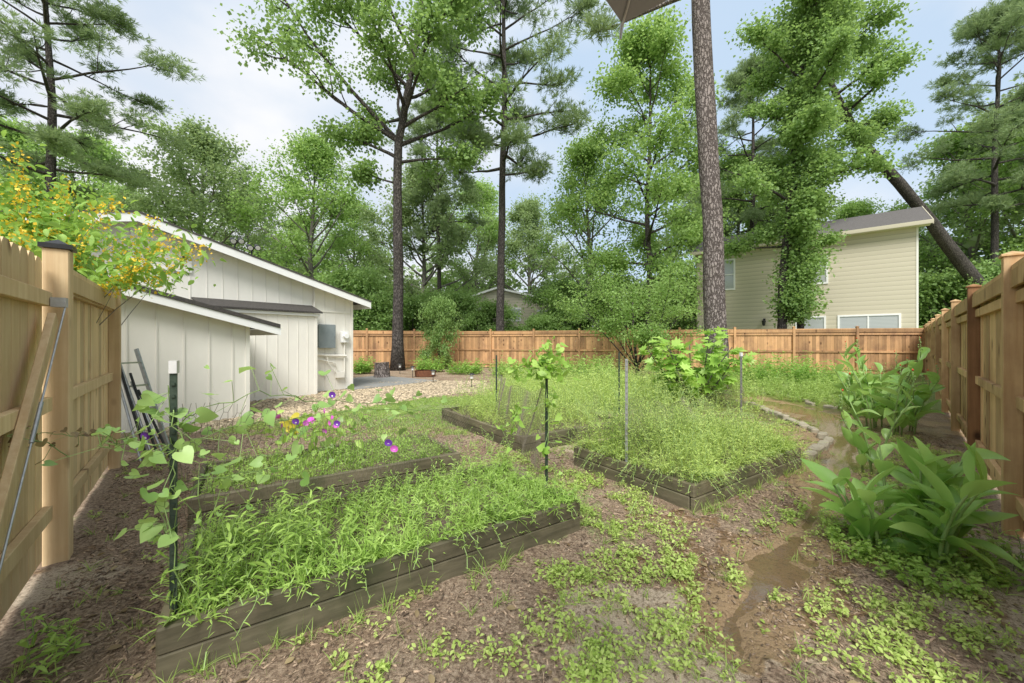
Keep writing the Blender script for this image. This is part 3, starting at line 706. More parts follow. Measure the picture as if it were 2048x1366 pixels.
def quad(org,Lu,Lv,n,m=0.):
    a=rng.uniform(m,Lu-m,n); b=rng.uniform(m,Lv-m,n); p=np.array(org)+a[:,None]*U+b[:,None]*Vv; return p
def weeds(lb,xy,z0,h,ll,lw,nodes=9,spread=.5,mi=0,smi=1,tmpl=LANCE,clumpy=True,bias=None,skip=0):
    n=len(xy); h=h*rng.uniform(.5,1.2,n)
    if clumpy: h=h*(.15+1.9*np.clip(fbm(xy[:,0],xy[:,1],2.0),0,1)**1.3)
    az=rng.uniform(0,6.28,n); ld=np.stack([np.cos(az),np.sin(az)],1); lean=rng.uniform(.1,1,n)*spread
    dz=.42*np.minimum(lean,1.6)
    if bias is not None: ld=nrm(ld*.5+np.array(bias)[None]); dz=rng.uniform(.6,1.35,n)
    z0=np.broadcast_to(z0,(n,)); prev=None
    for i in range(nodes+1):
        f=i/nodes
        p=np.empty((n,3)); p[:,:2]=xy+ld*(lean*h*f**1.6)[:,None]; p[:,2]=np.maximum(z0+h*(f-dz*f*f),.01)
        p+=rng.normal(size=p.shape)*.005
        if prev is not None: lb.ribbons(prev,p,.004,smi)
        prev=p
        if i<=skip: continue
        for k in range(3 if i==nodes else 2):
            a=az+ i*1.57+k*3.14+rng.normal(size=n)*.5; el=rng.uniform(.0,.9,n)
            D=np.stack([np.cos(a)*np.cos(el),np.sin(a)*np.cos(el),np.sin(el)],1)
            N=nrm(rng.normal(size=D.shape)*.35+np.array([0,0,1.]))
            L=ll*rng.uniform(.6,1.25,n)*(1.1-.45*f)
            lb.leaves(p,D,N,L,L*lw,tmpl,rng.uniform(.1,.6,n),np.clip(rng.random(n)*.6+.4*f,0,1),mi)
def grass(lb,xy,z0,h,blades=12,w=.008,mi=0):
    n=len(xy)
    for k in range(blades):
        a=rng.uniform(0,6.28,n); el=rng.uniform(.5,1.45,n)
        D=np.stack([np.cos(a)*np.cos(el),np.sin(a)*np.cos(el),np.sin(el)],1)
        Pp=np.concatenate([xy+rng.normal(size=xy.shape)*.012,np.broadcast_to(z0,(n,))[:,None]],1)
        lb.leaves(Pp,D,nrm(rng.normal(size=D.shape)*.5+np.array([0,0,1.])),h*rng.uniform(.5,1.2,n),w,BLADE,rng.uniform(.1,.75,n),None,mi)
outA=tuple(-Vv); outU=tuple(U)
def at(o,u,v=0.): return (o[0]+u*U[0]+v*Vv[0],o[1]+u*U[1]+v*Vv[1])
lb=LB()
weeds(lb,quad(A,2.43,1.1,470,.03),.17,.23,.052,.20,9,.6)
weeds(lb,quad(A,2.43,.14,70,.02),.20,.28,.05,.19,9,1.0,bias=outA)
weeds(lb,quad(at(A,1.6),.8,1.0,90,.03),.19,.36,.045,.18,10,.8)
weeds(lb,quad(at(A,2.25),.16,1.1,60,.0),.2,.34,.042,.18,9,1.0,bias=outU)
weeds(lb,quad(A,1.0,.7,40,.05),.18,.44,.085,.19,9,.45)
grass(lb,quad(A,2.43,1.1,220,.02),.17,.27,9,.006)
grass(lb,quad(A,2.4,.12,34,.0),.21,.28,7,.010)
top(lb.build('bed_weeds',['weed','stem']),'wispy narrow leaved green weeds filling the timber bed','weeds',kind='stuff')
lb=LB()
weeds(lb,quad(at(B,.02,.12),2.25,.95,380,.02),.16,.21,.048,.26,7,.6)
grass(lb,quad(at(B,.02,.12),2.25,.95,220,.02),.16,.2,12,.006)
weeds(lb,quad((-.75,3.95),1.0,.7,70,.0),.0,.36,.045,.22,9,.6)
top(lb.build('bed_weeds',['weed','stem']),'green weeds growing through wire netting in bed','weeds',kind='stuff')
lb=LB()
weeds(lb,quad(Dd,2.15,1.5,760,.03),.17,.58,.050,.21,12,.55,skip=2)
weeds(lb,quad(at(Dd,.4,.5),1.5,.9,200,.03),.17,.90,.052,.19,13,.5,skip=3)
weeds(lb,quad(at(Dd,.02,.02),2.1,.15,140,.0),.2,.44,.042,.20,11,.8,bias=outA)
weeds(lb,quad(at(Dd,1.98,.02),.15,1.45,140,.0),.2,.44,.042,.20,11,.8,bias=outU)
weeds(lb,quad(at(Dd,.02,.02),.15,1.45,80,.0),.2,.38,.042,.20,10,.8,bias=tuple(-U))
grass(lb,quad(Dd,2.15,1.5,180,.03),.2,.55,9,.005)
weeds(lb,quad((Dd[0]+1.6,Dd[1]+1.1),.6,1.3,150,.0),.0,.36,.045,.20,9,1.0)
top(lb.build('bed_weeds',['weed2','stem']),'thick mound of pale green weeds spilling over timber bed','weeds',kind='stuff')
lb=LB()
weeds(lb,quad(at(Cc,.08,.15),1.85,2.4,560,.03),.15,.56,.058,.20,11,.45,skip=2)
weeds(lb,quad(at(Cc,.02,.02),1.9,.15,24,.0),.18,.26,.045,.19,9,.8,bias=outA)
grass(lb,quad(at(Cc,.08,.15),1.85,2.4,150,.03),.15,.5,9,.006)
top(lb.build('bed_weeds',['weed2','stem']),'thick pale green weeds in the timber bed','weeds',kind='stuff')
lb=LB(); xy=np.stack([rng.uniform(-.9,5.4,1500),rng.uniform(8.2,13.6,1500)],1)
xy=xy[(xy[:,0]>-1.0+(xy[:,1]-7)*.12)]
weeds(lb,xy,0.,.80,.10,.20,9,.5,skip=2); grass(lb,xy[:400],0,.7,10,.010)
top(lb.build('tall_weeds',['weed2','stem']),'tall pale weeds covering the ground before the fence','weeds',kind='stuff')
lb=LB(); xy=np.stack([rng.uniform(5.5,13.5,1300),rng.uniform(7.6,15.0,1300)],1)
xy=xy[(xy[:,0]<xy[:,1]+.2)&(creek(xy[:,0],xy[:,1])>1.5)]
weeds(lb,xy,0.,.55,.10,.28,7,.6); grass(lb,xy[:500],0,.5,12,.012)
top(lb.build('ground_cover',['grass','stem']),'leafy ground cover beside the wet channel','ground cover',kind='stuff')
lb=LB(); xy=np.stack([rng.uniform(-5.2,.8,8000),rng.uniform(6.0,10.4,8000)],1)
k=fbm(xy[:,0],xy[:,1],1.5)>.33; k&=((xy[:,0]+4.9)*-.8+(xy[:,1]-12)*.6<-3.3)
xy=xy[k]; grass(lb,xy,0,.075,5,.009)
top(lb.build('lawn_grass',['grass']),'thin short grass lawn beside the shed','grass',kind='stuff')

def yard_ok(x,y):
    ok=np.ones(len(x),bool)
    for (o,a,b) in ((A,2.43,1.15),(B,2.3,1.1),(Cc,2.0,2.6),(Dd,2.15,1.5)):
        dx=x-o[0];dy=y-o[1]; p=dx*U[0]+dy*U[1]; q=dx*Vv[0]+dy*Vv[1]
        ok&=~((p>-.03)&(p<a+.03)&(q>-.03)&(q<b+.03))
    ok&=(x<y+.75); ok&=((x+3.07)*.774+(y-2.56)*.634>.12)
    return ok
N_=50000; x=rng.uniform(-4.6,6.0,N_); y=1.0+6.2*rng.random(N_)**1.5
dens=sm(fbm(x+20,y,1.6),.50,.64)*.85+.05
dens=np.maximum(dens,1.2*(np.exp(-((x-.75)**2+(y-2.05)**2)/.10)+np.exp(-((x-1.9)**2+(y-1.75)**2)/.12)+np.exp(-((x-.3)**2+(y-1.7)**2)/.06)+np.exp(-((x-2.7)**2+(y-2.45)**2)/.3)+np.exp(-((x-1.0)**2+(y-2.9)**2)/.08)+.8*np.exp(-((x-2.2)**2+(y-2.95)**2)/.04)))
dens*=sm(fbm(x,y+30,5),.40,.56)*1.5
dens*=np.where(x<-.9,.25,1); cr=creek(x,y); dens*=sm(cr,.7,1.4)
k=yard_ok(x,y)&(rng.random(N_)<dens*.5); x=x[k];y=y[k]; z=gh(x,y); n=len(x)
lb=LB()
for j in range(10):
    a=rng.uniform(0,6.28,n); el=rng.uniform(.05,1.1,n); D=np.stack([np.cos(a)*np.cos(el),np.sin(a)*np.cos(el),np.sin(el)],1)
    Pp=np.stack([x+rng.normal(size=n)*.02,y+rng.normal(size=n)*.02,z+rng.uniform(.0,.045,n)],1)
    L=rng.uniform(.012,.034,n)
    lb.leaves(Pp,D,nrm(rng.normal(size=D.shape)*.3+np.array([0,0,1.])),L,L*.5,LANCE,.3,None,0)
top(lb.build('ground_weeds',['weed2']),'low pale green weeds dotted over muddy mulch','weeds',kind='stuff')
lb=LB(); m=rng.random(n)<.18; xy=np.stack([x[m],y[m]],1); grass(lb,xy,z[m],.11,11,.004)
xx=rng.uniform(-4.,6,2200); yy=1.2+6*rng.random(2200); k=yard_ok(xx,yy)&(creek(xx,yy)>.5)&(rng.random(2200)<.4); xy=np.stack([xx[k],yy[k]],1)
grass(lb,xy,gh(xx[k],yy[k]),.13,9,.005)
xy=np.concatenate([quad((A[0]+.3,A[1]+1.2),2.4,.2,30),quad((Cc[0]-.2,Cc[1]-.5),1.6,.3,30),quad((Dd[0]+1.3,Dd[1]-.25),1.2,.22,50),quad((A[0]-.05,A[1]-.16),2.0,.12,22),quad(at(A,2.45),.3,1.2,50),quad(at(Dd,2.2,-.1),.4,1.6,60),quad(at(Dd,-.05,-.1),2.2,.1,26)])
grass(lb,xy,gh(xy[:,0],xy[:,1]),.18,10,.005)
top(lb.build('grass_tufts',['grass']),'small grass tufts sprouting from the mulch','grass',kind='stuff')
# mulch chips
lb=LB(); N_=130000; x=rng.uniform(-4.6,6.5,N_); y=.9+7*rng.random(N_)**1.9
sandm=sm(fbm(x+3,y+8,1.1),.44,.60)*(sm(x,-.6,.8)); k=yard_ok(x,y)&(creek(x,y)>1.0)&(rng.random(N_)<1-.8*sandm)
k&=rng.random(N_)<.25+.9*fbm(x,y+9,3)
x=x[k];y=y[k];n=len(x); a=rng.uniform(0,6.28,n); D=np.stack([np.cos(a),np.sin(a),rng.normal(size=n)*.15],1)
L=.009+.034*rng.random(n)**2.5; L=L*(.5+.25*np.minimum(y,4)); Nn=nrm(rng.normal(size=D.shape)*.4+np.array([0,0,1.]))
BOXY=(np.array([(0,-.5,0),(0,.5,0),(1,.4,0),(1,-.4,0),(.05,-.45,.5),(.05,.45,.5),(.95,.35,.5),(.95,-.35,.5)]),np.array([(4,5,6,7),(0,4,7,3),(1,2,6,5),(3,7,6,2),(0,1,5,4)]))
lb.leaves(np.stack([x,y,gh(x,y)+.001],1),D,Nn,L,np.minimum(L*.42,.009),BOXY)
n2=14000; x=rng.uniform(-4.4,6,n2); y=.9+6*rng.random(n2)**1.5; k=yard_ok(x,y)&(creek(x,y)>.8); x=x[k];y=y[k]; a=rng.uniform(0,6.28,len(x))
D=np.stack([np.cos(a),np.sin(a),np.zeros(len(x))],1)
lb.leaves(np.stack([x,y,gh(x,y)+.005],1),D,np.tile([0,0,1.],(len(x),1)),rng.uniform(.05,.13,len(x)),.003,BLADE)
top(lb.build('mulch_chips',['chip']),'scattered brown bark mulch chips and pine straw','mulch',kind='stuff')
lb=LB(); n=2600; x=rng.uniform(-5,6,n); y=1+9*rng.random(n)**1.3; k=yard_ok(x,y)&(creek(x,y)>.8); x=x[k];y=y[k];n=len(x); a=rng.uniform(0,6.28,n)
L=rng.uniform(.02,.06,n); lb.leaves(np.stack([x,y,gh(x,y)+.010],1),np.stack([np.cos(a),np.sin(a),rng.normal(size=n)*.2],1),nrm(rng.normal(size=(n,3))*.35+np.array([0,0,1.])),L,L*.6,LANCE,.1)
top(lb.build('fallen_leaves',['withered']),'dry brown fallen leaves scattered on the mulch','leaves',kind='stuff')
lb=LB(); n=15000; a_=rng.uniform(-5.2,3.2,n); b_=rng.uniform(-3.4,-.1,n); x=-4.9+.6*a_-.8*b_; y=12+.8*a_+.6*b_
k=~((a_<-1.3)&(b_>-.55))&~((a_<-3.6)&(b_>-2.6)); x=x[k];y=y[k]
x=np.append(x,rng.uniform(-5.4,-.9,5000)); y=np.append(y,rng.uniform(11.0,14.2,5000)); k=~(((x+4.9)*-.8+(y-12)*.6>-.05)&((x+4.9)*.6+(y-12)*.8<.05)); x=x[k];y=y[k]; n=len(x)
PEB=(np.array([(0,0,0),(.3,-.45,.1),(.8,-.4,.1),(1,0,.05),(.75,.45,.1),(.25,.45,.1),(.35,-.15,.38),(.7,-.12,.36),(.65,.2,.36),(.35,.2,.38)]),np.array([(6,7,8,9),(0,1,6,9),(1,2,7,6),(2,3,8,7),(4,5,9,8)]))
a=rng.uniform(0,6.28,n); L=rng.uniform(.04,.12,n)
lb.leaves(np.stack([x,y,gh(x,y)-.003],1),np.stack([np.cos(a),np.sin(a),0*a],1),np.tile([0,0,1.],(n,1)),L,L*.9,PEB)
top(lb.build('river_pebbles',['pebble']),'tan and brown river stones forming a path by the house','gravel',kind='stuff')
mb=MB(); mb.box(-.9,2.4,-1.1,2.4,-.02,.035); pt=mb.build('patio_slab',['concrete'],None); pt.rotation_euler=(0,0,hang)
pt.location=(-5.0,12.9,0); pt['kind']='structure'

# ------------------------------------------------------------ stakes
def tpost(x,y,z0,H,mat,label,tipw=True):
    r=empty('metal_garden_stake',(x,y,z0),random.uniform(-.4,.4)); top(r,label,'garden stake','metal stakes around the beds')
    mb=MB(); mb.box(-.014,.014,-.003,.003,-.1,H); mb.box(-.003,.003,.0032,.022,-.1,H)
    z=.15
    while z<H: mb.box(-.007,.007,-.010,-.0032,z,z+.012); z+=.055
    mb.build('stake_shaft',[mat],r)
    if tipw: mb=MB(); mb.box(-.0148,.0148,-.0105,.0228,H-.055,H+.002); mb.build('painted_tip',['lamp'],r)
tpost(-1.545,1.78,.0,1.36,'metal_dark','dark green steel stake with white painted tip')
tpost(.32,3.62,.1,1.02,'metal_dark','dark green steel stake wrapped by bean vine',False)
tpost(1.18,4.02,.0,1.27,'galv','grey steel fence stake at bed edge',False)
tpost(3.5,5.95,.0,1.28,'galv','grey steel fence stake behind weedy bed')
tpost(1.95,7.1,.0,1.25,'metal_dark','thin dark steel stake among weeds',False)
tpost(-.28,7.0,.0,1.2,'metal_dark','thin dark steel stake among weeds',False)
def netting(p0,p1,b0,t0,b1,t1,cell=.055,name='wire_netting',label='sagging rusty chicken wire netting between stakes'):
    p0=np.array(p0);p1=np.array(p1); Ln=np.hypot(*(p1-p0)); nx=int(Ln/(cell)); ny=int((t0-b0)/(cell*.8))
    nrmv=np.array([-(p1-p0)[1],(p1-p0)[0]])/Ln
    def pos(i,j):
        u=i/nx; v=j/ny; b=b0+(b1-b0)*u; t=t0+(t1-t0)*u - .10*math.sin(u*math.pi)+.03*math.sin(u*19)
        off=.05*math.sin(u*9+v*3)+.02*math.sin(u*31+v*7)
        q=p0+(p1-p0)*u+nrmv*off; return (q[0],q[1],b+(t-b)*v)
    A_=[];B_=[]
    for i in range(nx):
        for j in range(ny):
            s=.25 if j%2 else -.25
            a=pos(i+s+.25,j); b=pos(i+s+.58,j); A_.append(a);B_.append(b)
            s2=-s
            c1=pos(i+s2+.58 -(1 if s2>s else 0),j+1); c2=pos(i+s2+.25+(1 if s2<s else 0),j+1)
            A_.append(a);B_.append(c1); A_.append(b);B_.append(c2)
    A_=np.array(A_);B_=np.array(B_); lb=LB()
    d=nrm(B_-A_); 
    for ang in (0,1.57):
        ref=nrm(np.cross(d,np.array([.2,1,.1]))); r2=np.cross(d,ref); sd=(ref*math.cos(ang)+r2*math.sin(ang))*.0013
        n=len(A_); V=np.stack([A_-sd,A_+sd,B_+sd,B_-sd],1).reshape(-1,3)
        lb.V.append(V); lb.F.append((np.arange(n)*4)[:,None]+np.arange(4)[None]+lb.n); lb.n+=4*n; lb.T.append(rng.random(n)); lb.M.append(np.zeros(n))
    top(lb.build(name,['wire']),label,'wire netting')
netting((-1.53,1.80),(-.55,4.5),.5,1.16,.25,.72)
netting((.32,3.64),(-.28,6.9),.2,1.0,.1,.9)
netting((1.2,4.05),(3.48,5.95),.25,.85,.2,.8)

# ------------------------------------------------------------ climbing vines
def vine(name,label,paths,nl,size,mat='heart',flowers=(),spread=.10):
    r=empty(name,tuple(paths[0][0])); top(r,label,'vine'); o=np.array(paths[0][0])
    mb=MB(); PP=[]
    for pts in paths:
        fine=[]
        for i in range(len(pts)-1):
            for k in range(6):
                f=k/6; fine.append(Vector(pts[i]).lerp(Vector(pts[i+1]),f)+rv(.015)-Vector(o))
        fine.append(Vector(pts[-1])-Vector(o)); mb.tube(fine,[.0025]*len(fine),4,0,False); PP+=fine
    mb.build('vine_stem',['stem'],r)
    PP=np.array([tuple(p) for p in PP]); i=rng.integers(0,len(PP),nl); lb=LB()
    off=rng.normal(size=(nl,3))*spread; Pp=PP[i]+off*.8
    lb.ribbons(PP[i],Pp,.003,1)
    a=rng.uniform(0,6.28,nl); D=np.stack([np.cos(a)*.8,np.sin(a)*.8,rng.uniform(-.7,.1,nl)],1)
    N=nrm(rng.normal(size=D.shape)*.7+np.array([0,-.25,.75])); L=size*rng.uniform(.3,1.15,nl)
    lb.leaves(Pp,D,N,L,L,HEART,.25,None,0); lb.build('vine_leaf',[mat,'stem'],r)
    for (p,c,s) in flowers:
        lb=LB(); pp=np.array([p])-o; lb.leaves(pp,np.array([[.2,-.1,1.]]),np.array([[.1,-1.,.3]]),s,s,PETAL,0,.5,0)
        lb.leaves(pp-np.array([[0,.004,-.0]]),np.array([[.2,-.1,1.]]),np.array([[.1,-1.,.3]]),s*.25,s*.25,PETAL,0,.5,1)
        lb.build('flower',[c,'trim'],r)
vine('morning_glory_vine','morning glory with heart leaves and purple flowers on stake and netting',
 [[(-1.5,1.78,.3),(-1.56,1.75,.7),(-1.5,1.77,1.0),(-1.57,1.78,1.25)],[(-1.55,1.78,1.1),(-1.35,2.1,1.18),(-1.25,2.6,1.05),(-.95,3.3,.92)],
  [(-1.55,1.78,.95),(-1.75,1.8,1.0),(-1.95,1.85,.95)],[(-1.5,1.8,.8),(-1.3,2.2,.75),(-1.1,2.8,.8),(-.8,3.7,.85)],[(-1.56,1.78,.6),(-1.75,1.9,.55)],[(-1.5,1.8,1.0),(-1.35,2.2,1.0),(-1.1,2.8,.95),(-.7,4.0,.75)]],200,.074,
  flowers=[((-1.78,1.9,.98),'purple',.04),((-1.15,2.5,1.1),'purple',.04),((-1.03,2.3,.96),'purple',.035),((-.95,3.0,.66),'purple',.055),((-1.30,2.35,.96),'purple',.04),((-.90,2.98,.62),'pink',.055)])
vine('bean_vine','bean vine with pale leaves climbing a steel stake',
 [[(.32,3.62,.2),(.33,3.6,.7),(.31,3.6,1.1),(.33,3.6,1.32),(.36,3.62,1.42)],[(.32,3.6,.9),(.05,3.7,.75),(-.1,3.8,.6)],[(.32,3.6,1.15),(.48,3.65,1.2)],[(.32,3.6,1.2),(.1,3.7,1.22),(.02,3.8,1.15)],[(.3,3.6,1.2),(.33,3.62,1.3)],[(.32,3.6,1.15),(.2,3.62,1.25)],[(.3,3.6,1.2),(.2,3.62,1.28),(.42,3.62,1.22)]],200,.08,'fig',spread=.08)
vine('withered_vine','withered brown and green vine creeping along the gate',[[(-2.5,1.92,.98),(-2.75,2.3,.92),(-2.6,2.45,.85),(-2.75,2.75,.72)],[(-2.55,2.0,1.0),(-2.5,2.2,.8)]],34,.045,'withered',spread=.05)
pr=empty('garden_petunia',(-2.05,4.15,.22)); top(pr,'magenta petunias and yellow leaves growing in the bed','flowers')
n=16; Pq=rng.normal(size=(n,3))*np.array([.14,.1,.05])+np.array([0,0,.36])
lb=LB(); lb.leaves(Pq,rng.normal(size=(n,3)),nrm(rng.normal(size=(n,3))*.5+np.array([0,-.8,.5])),.06,.06,PETAL,0,None,0); lb.build('petal',['pink'],pr)
lb=LB(); n=130; Pp=rng.normal(size=(n,3))*np.array([.24,.15,.11])+np.array([0,0,.25]); lb.leaves(Pp,rng.normal(size=(n,3)),nrm(rng.normal(size=(n,3))*.6+np.array([0,0,1])),.09,.05,LANCE,.3,None,0)
n=8; Pp=rng.normal(size=(n,3))*np.array([.12,.08,.05])+np.array([-.25,0,.32]); lb.leaves(Pp,rng.normal(size=(n,3)),nrm(rng.normal(size=(n,3))*.4+np.array([0,-.5,.8])),.14,.12,HEART,.3,None,1)
lb.build('foliage',['weed','yleaf'],pr)

# ------------------------------------------------------------ cannas
def canna(loc,ns,H,spread,L0,label,fr=.25,red=True):
    r=empty('canna_plant',loc); top(r,label,'plant','canna lilies by the fence')
    mb=MB(); lb=LB(); fl=MB()
    for s in range(ns):
        a=random.uniform(0,6.28); rr=spread*math.sqrt(random.random()); bx,by=math.cos(a)*rr,math.sin(a)*rr
        h=H*random.uniform(.45,.98)*(1.1-.3*rr/spread); ld=Vector((math.cos(a),math.sin(a),0))*.30*h
        pts=[Vector((bx,by,-.03))+ld*f*f+Vector((0,0,h*f)) for f in (0,.33,.66,1)]
        mb.tube(pts,[.013,.012,.010,.005],6)
        nl=6; a0=random.uniform(0,6.28)
        for i in range(nl):
            f=.14+.82*i/(nl-1); p=along(pts,f); az=a0+i*2.6+random.uniform(-.4,.4); el=random.uniform(.4,1.15)+.25*(i==nl-1)
            D=np.array([[math.cos(az)*math.cos(el),math.sin(az)*math.cos(el),math.sin(el)]])
            Nn=np.array([[-math.cos(az)*math.sin(el),-math.sin(az)*math.sin(el),math.cos(el)]])
            L=L0*random.uniform(.65,1.1)*(1.05-.2*f)
            lb.leaves(np.array([tuple(p)]),D,Nn+rng.normal(size=(1,3))*.5,L,L*random.uniform(.30,.41),CANNA,random.uniform(.05,.55))
        if random.random()<fr:
            q=[pts[-1],pts[-1]+Vector((.01,0,.16)),pts[-1]+Vector((.0,.01,.32))]; mb.tube(q,[.005,.004,.003],5)
            for k in range(7):
                c=pts[-1]+Vector((random.uniform(-.02,.02),random.uniform(-.02,.02),.08+.035*k)); fl.tube([c,c+Vector((0,0,.012)),c+Vector((0,0,.024))],[.005,.011,.005],6,0 if (k<6 or not red) else 1)
    mb.build('stalk',['stem'],r,smooth=True); lb.build('leaf',['canna'],r)
    if fl.v: fl.build('seed_head',['stem','red'],r)
canna((2.70,2.72,0),14,.92,.26,.42,'broad leaved green canna clump with upright paddle leaves',.1,False)
canna((3.10,2.95,0),4,.85,.12,.42,'broad leaved canna clump tight against the fence',.1,False)
canna((6.1,6.4,0),16,1.4,.42,.5,'tall canna clump with spent red flower spikes',.35)
canna((7.1,7.7,0),13,1.5,.4,.5,'tall canna clump beside the wet channel',.35)
canna((4.0,4.3,0),3,.9,.12,.34,'small canna clump with dry seed heads',.8)
def low(name,loc,r0,h,n,mat,label,ll=.05,lw=.5):
    rt=empty(name,loc); top(rt,label,'plant'); lb=LB(); a=rng.uniform(0,6.28,n); rr=r0*np.sqrt(rng.random(n)); xy=np.stack([np.cos(a)*rr,np.sin(a)*rr],1)
    weeds(lb,xy,0.,h,ll,lw,6,.6,clumpy=False); lb.build('foliage',[mat,'stem'],rt)
low('small_leafy_plant',(3.15,2.35,0),.25,.2,60,'grass','low leafy green plant at the fence foot')
low('small_leafy_plant',(2.65,2.6,0),.42,.12,120,'weed','low leafy plants around canna stems')
low('small_leafy_plant',(-2.05,1.75,0),.14,.22,9,'weed','thin weed growing in the mulch by the gate',.07,.25)
low('small_leafy_plant',(3.5,3.4,0),.2,.25,40,'grass','low leafy green plant at the fence foot')
for (px,Y,w,h,l) in ((1190,14.8,.8,.9,'dark leafy perennial before the fence'),(1110,15.5,.9,.7,'dark leafy perennial before the fence'),(930,17.5,.8,.6,'fern clump before the fence'),(860,18.5,.7,.7,'fern clump before the fence'),(1560,14.5,.9,1.0,'green perennial clump before the fence'),(1500,13.5,.7,.8,'green perennial clump before the fence'),(1620,13.2,.8,.8,'green perennial clump before the fence'),(1020,16.5,.8,.6,'green perennial clump before the fence'),(725,17.5,.4,.7,'low leafy plant near the house corner')):
    p=P(px,Y); low('perennial_plant',p,w,h,110,'bushl',l,.16,.35)
fr_=empty('fig_bush',(4.2,9.0,0)); top(fr_,'young fig bush with large bright lobed leaves','bush')
mb=MB(); lb=LB()
for s in range(18):
    a=random.uniform(0,6.28); e=random.uniform(.5,1.4); L=random.uniform(1.2,1.75); d_=Vector((math.cos(a)*math.cos(e),math.sin(a)*math.cos(e),math.sin(e)))
    pts=limb_path((math.cos(a)*.1,math.sin(a)*.1,0),d_,L,4,.2,.08); mb.tube(pts,[.025,.02,.017,.013,.008],6,0,False)
    n=30; f=rng.random(n)**.6; Pp=np.array([tuple(along(pts,float(q))) for q in f]); aa=rng.uniform(0,6.28,n); D=np.stack([np.cos(aa),np.sin(aa),rng.uniform(-.3,.5,n)],1)
    Pe=Pp+nrm(D)*.12; lb.ribbons(Pp,Pe,.006,1); L_=rng.uniform(.16,.30,n); lb.leaves(Pe,D,nrm(rng.normal(size=D.shape)*.4+np.array([0,-.4,1])),L_,L_,LOBE,.3,None,0)
mb.build('branch',['barkgrey'],fr_); lb.build('foliage',['fig','stem'],fr_)

# yellow flowering bush behind left fence
BX,BY=-5.6,3.95
yb=empty('yellow_flowering_bush',(BX,BY,0)); top(yb,'tall arching bush with yellow orange flower sprays over fence','bush')
mb=MB(); lb=LB(); fb=LB()
def clipk(Pp,zm=2.0):
    wx=Pp[:,0]+BX; wy=Pp[:,1]+BY
    side=(wx+3.07)*.774+(wy-2.56)*.634
    return (Pp[:,2]>1.8)&~((side>-.12)&(Pp[:,2]<zm))
for s in range(110):
    a=random.uniform(0,6.28); e=random.uniform(1.05,1.5); L=random.uniform(2.3,3.35)
    d_=Vector((math.cos(a)*math.cos(e),math.sin(a)*math.cos(e)*.6,math.sin(e)))
    p=Vector((random.uniform(-.5,.5),random.uniform(-.1,.3),0)); dd=d_.normalized(); pts=[p.copy()]
    if s<9:
        ex=random.uniform(.7,1.2); ey=random.uniform(-.1,.2); zt=random.uniform(2.2,2.6); sx=random.uniform(-.05,.15)
        pts=[Vector((sx+ex*f**5,ey*f,zt*1.35*f-zt*.35*f**4)) for f in [i/9 for i in range(10)]]
    else:
        for i in range(9):
            dd=(dd+rv(.07)+Vector((dd.x*.05,dd.y*.04,-.04 if i>3 else 0))).normalized(); p=p+dd*L/9; pts.append(p.copy())
    mb.tube(pts,[.009*(1-i/10.5) for i in range(10)],5,0,False)
    n=240; f=.45+.55*rng.random(n); Pp=np.array([tuple(along(pts,float(q))) for q in f])+rng.normal(size=(n,3))*(.11 if s>=9 else .08)
    Pp=Pp[clipk(Pp)]; n=len(Pp)
    D=nrm(rng.normal(size=(n,3))+np.array([0,0,.1])); L_=rng.uniform(.05,.11,n)
    lb.leaves(Pp,D,nrm(rng.normal(size=D.shape)*.6+np.array([0,0,1])),L_,L_*.48,LANCE,.3,None,0)
    if random.random()<.75:
        n=150; f=.78+.24*rng.random(n); c=rng.normal(size=(n,3))*.045
        Pp=np.array([tuple(along(pts,min(1,float(q)))) for q in f])+c; Pp=Pp[clipk(Pp,1.9)]; n=len(Pp)
        fb.leaves(Pp,rng.normal(size=(n,3)),rng.normal(size=(n,3)),rng.uniform(.02,.042,n),.026,DIA,0,None,0)
mb.build('branch',['barkgrey'],yb); lb.build('foliage',['bushl'],yb); fb.build('flower_spray',['yellow'],yb)

# ------------------------------------------------------------ small things
st=[(5.3,8.1),(5.22,7.75),(5.15,7.4),(5.08,7.05),(5.0,6.7),(4.9,6.35),(4.78,6.0),(4.6,5.68),(4.32,5.42),(4.05,5.2),(3.8,4.98),(5.4,8.5),(5.42,8.9),(5.35,9.3),(6.9,9.0),(6.95,8.5),(7.1,9.5)]
base=None
for i,(x,y) in enumerate(st):
    if base is None:
        mb=MB(); mb.box(-.15,.15,-.065,.065,-.05,.06); base=mb.build('edging_stone',['stone'],None,bevel=.02); o=base
    else: o=base.copy(); COL.objects.link(o)
    o.location=(x,y,on(x,y)+.01); o.rotation_euler=(random.uniform(-.08,.08),random.uniform(-.08,.08),1.6-(.09*i if i<11 else 0)+random.uniform(-.25,.25)); o.scale=(random.uniform(.8,1.1),random.uniform(.8,1.1),random.uniform(.7,1.1))
    top(o,'rough tan stone block edging the channel','edging stone','stone blocks edging the channel')
lamp=None
for (x,y) in ((-4.0,15.7),(-2.75,13.6),(-1.25,12.1),(-5.0,17.4),(-.35,11.4)):
    if lamp is None:
        lamp=empty('path_light',(x,y,0)); mb=MB(); mb.tube([(0,0,-.05),(0,0,.3)],[.012,.012],8); mb.build('stake',['black'],lamp)
        mb=MB(); mb.tube([(0,0,.30),(0,0,.42)],[.05,.055],12,1); mb.tube([(0,0,.421),(0,0,.44),(0,0,.47)],[.11,.10,.03],14,0); mb.build('lamp_head',['black','lamp'],lamp); o=lamp
    else: o=copy_tree(lamp,(x,y,0),random.random(),(1,1,1))
    top(o,'small black solar path light on a stake','path light','solar lights along the path')
sp=empty('tree_stump',(-5.2,15.6,0)); top(sp,'short cut tree stump standing on mulch','stump')
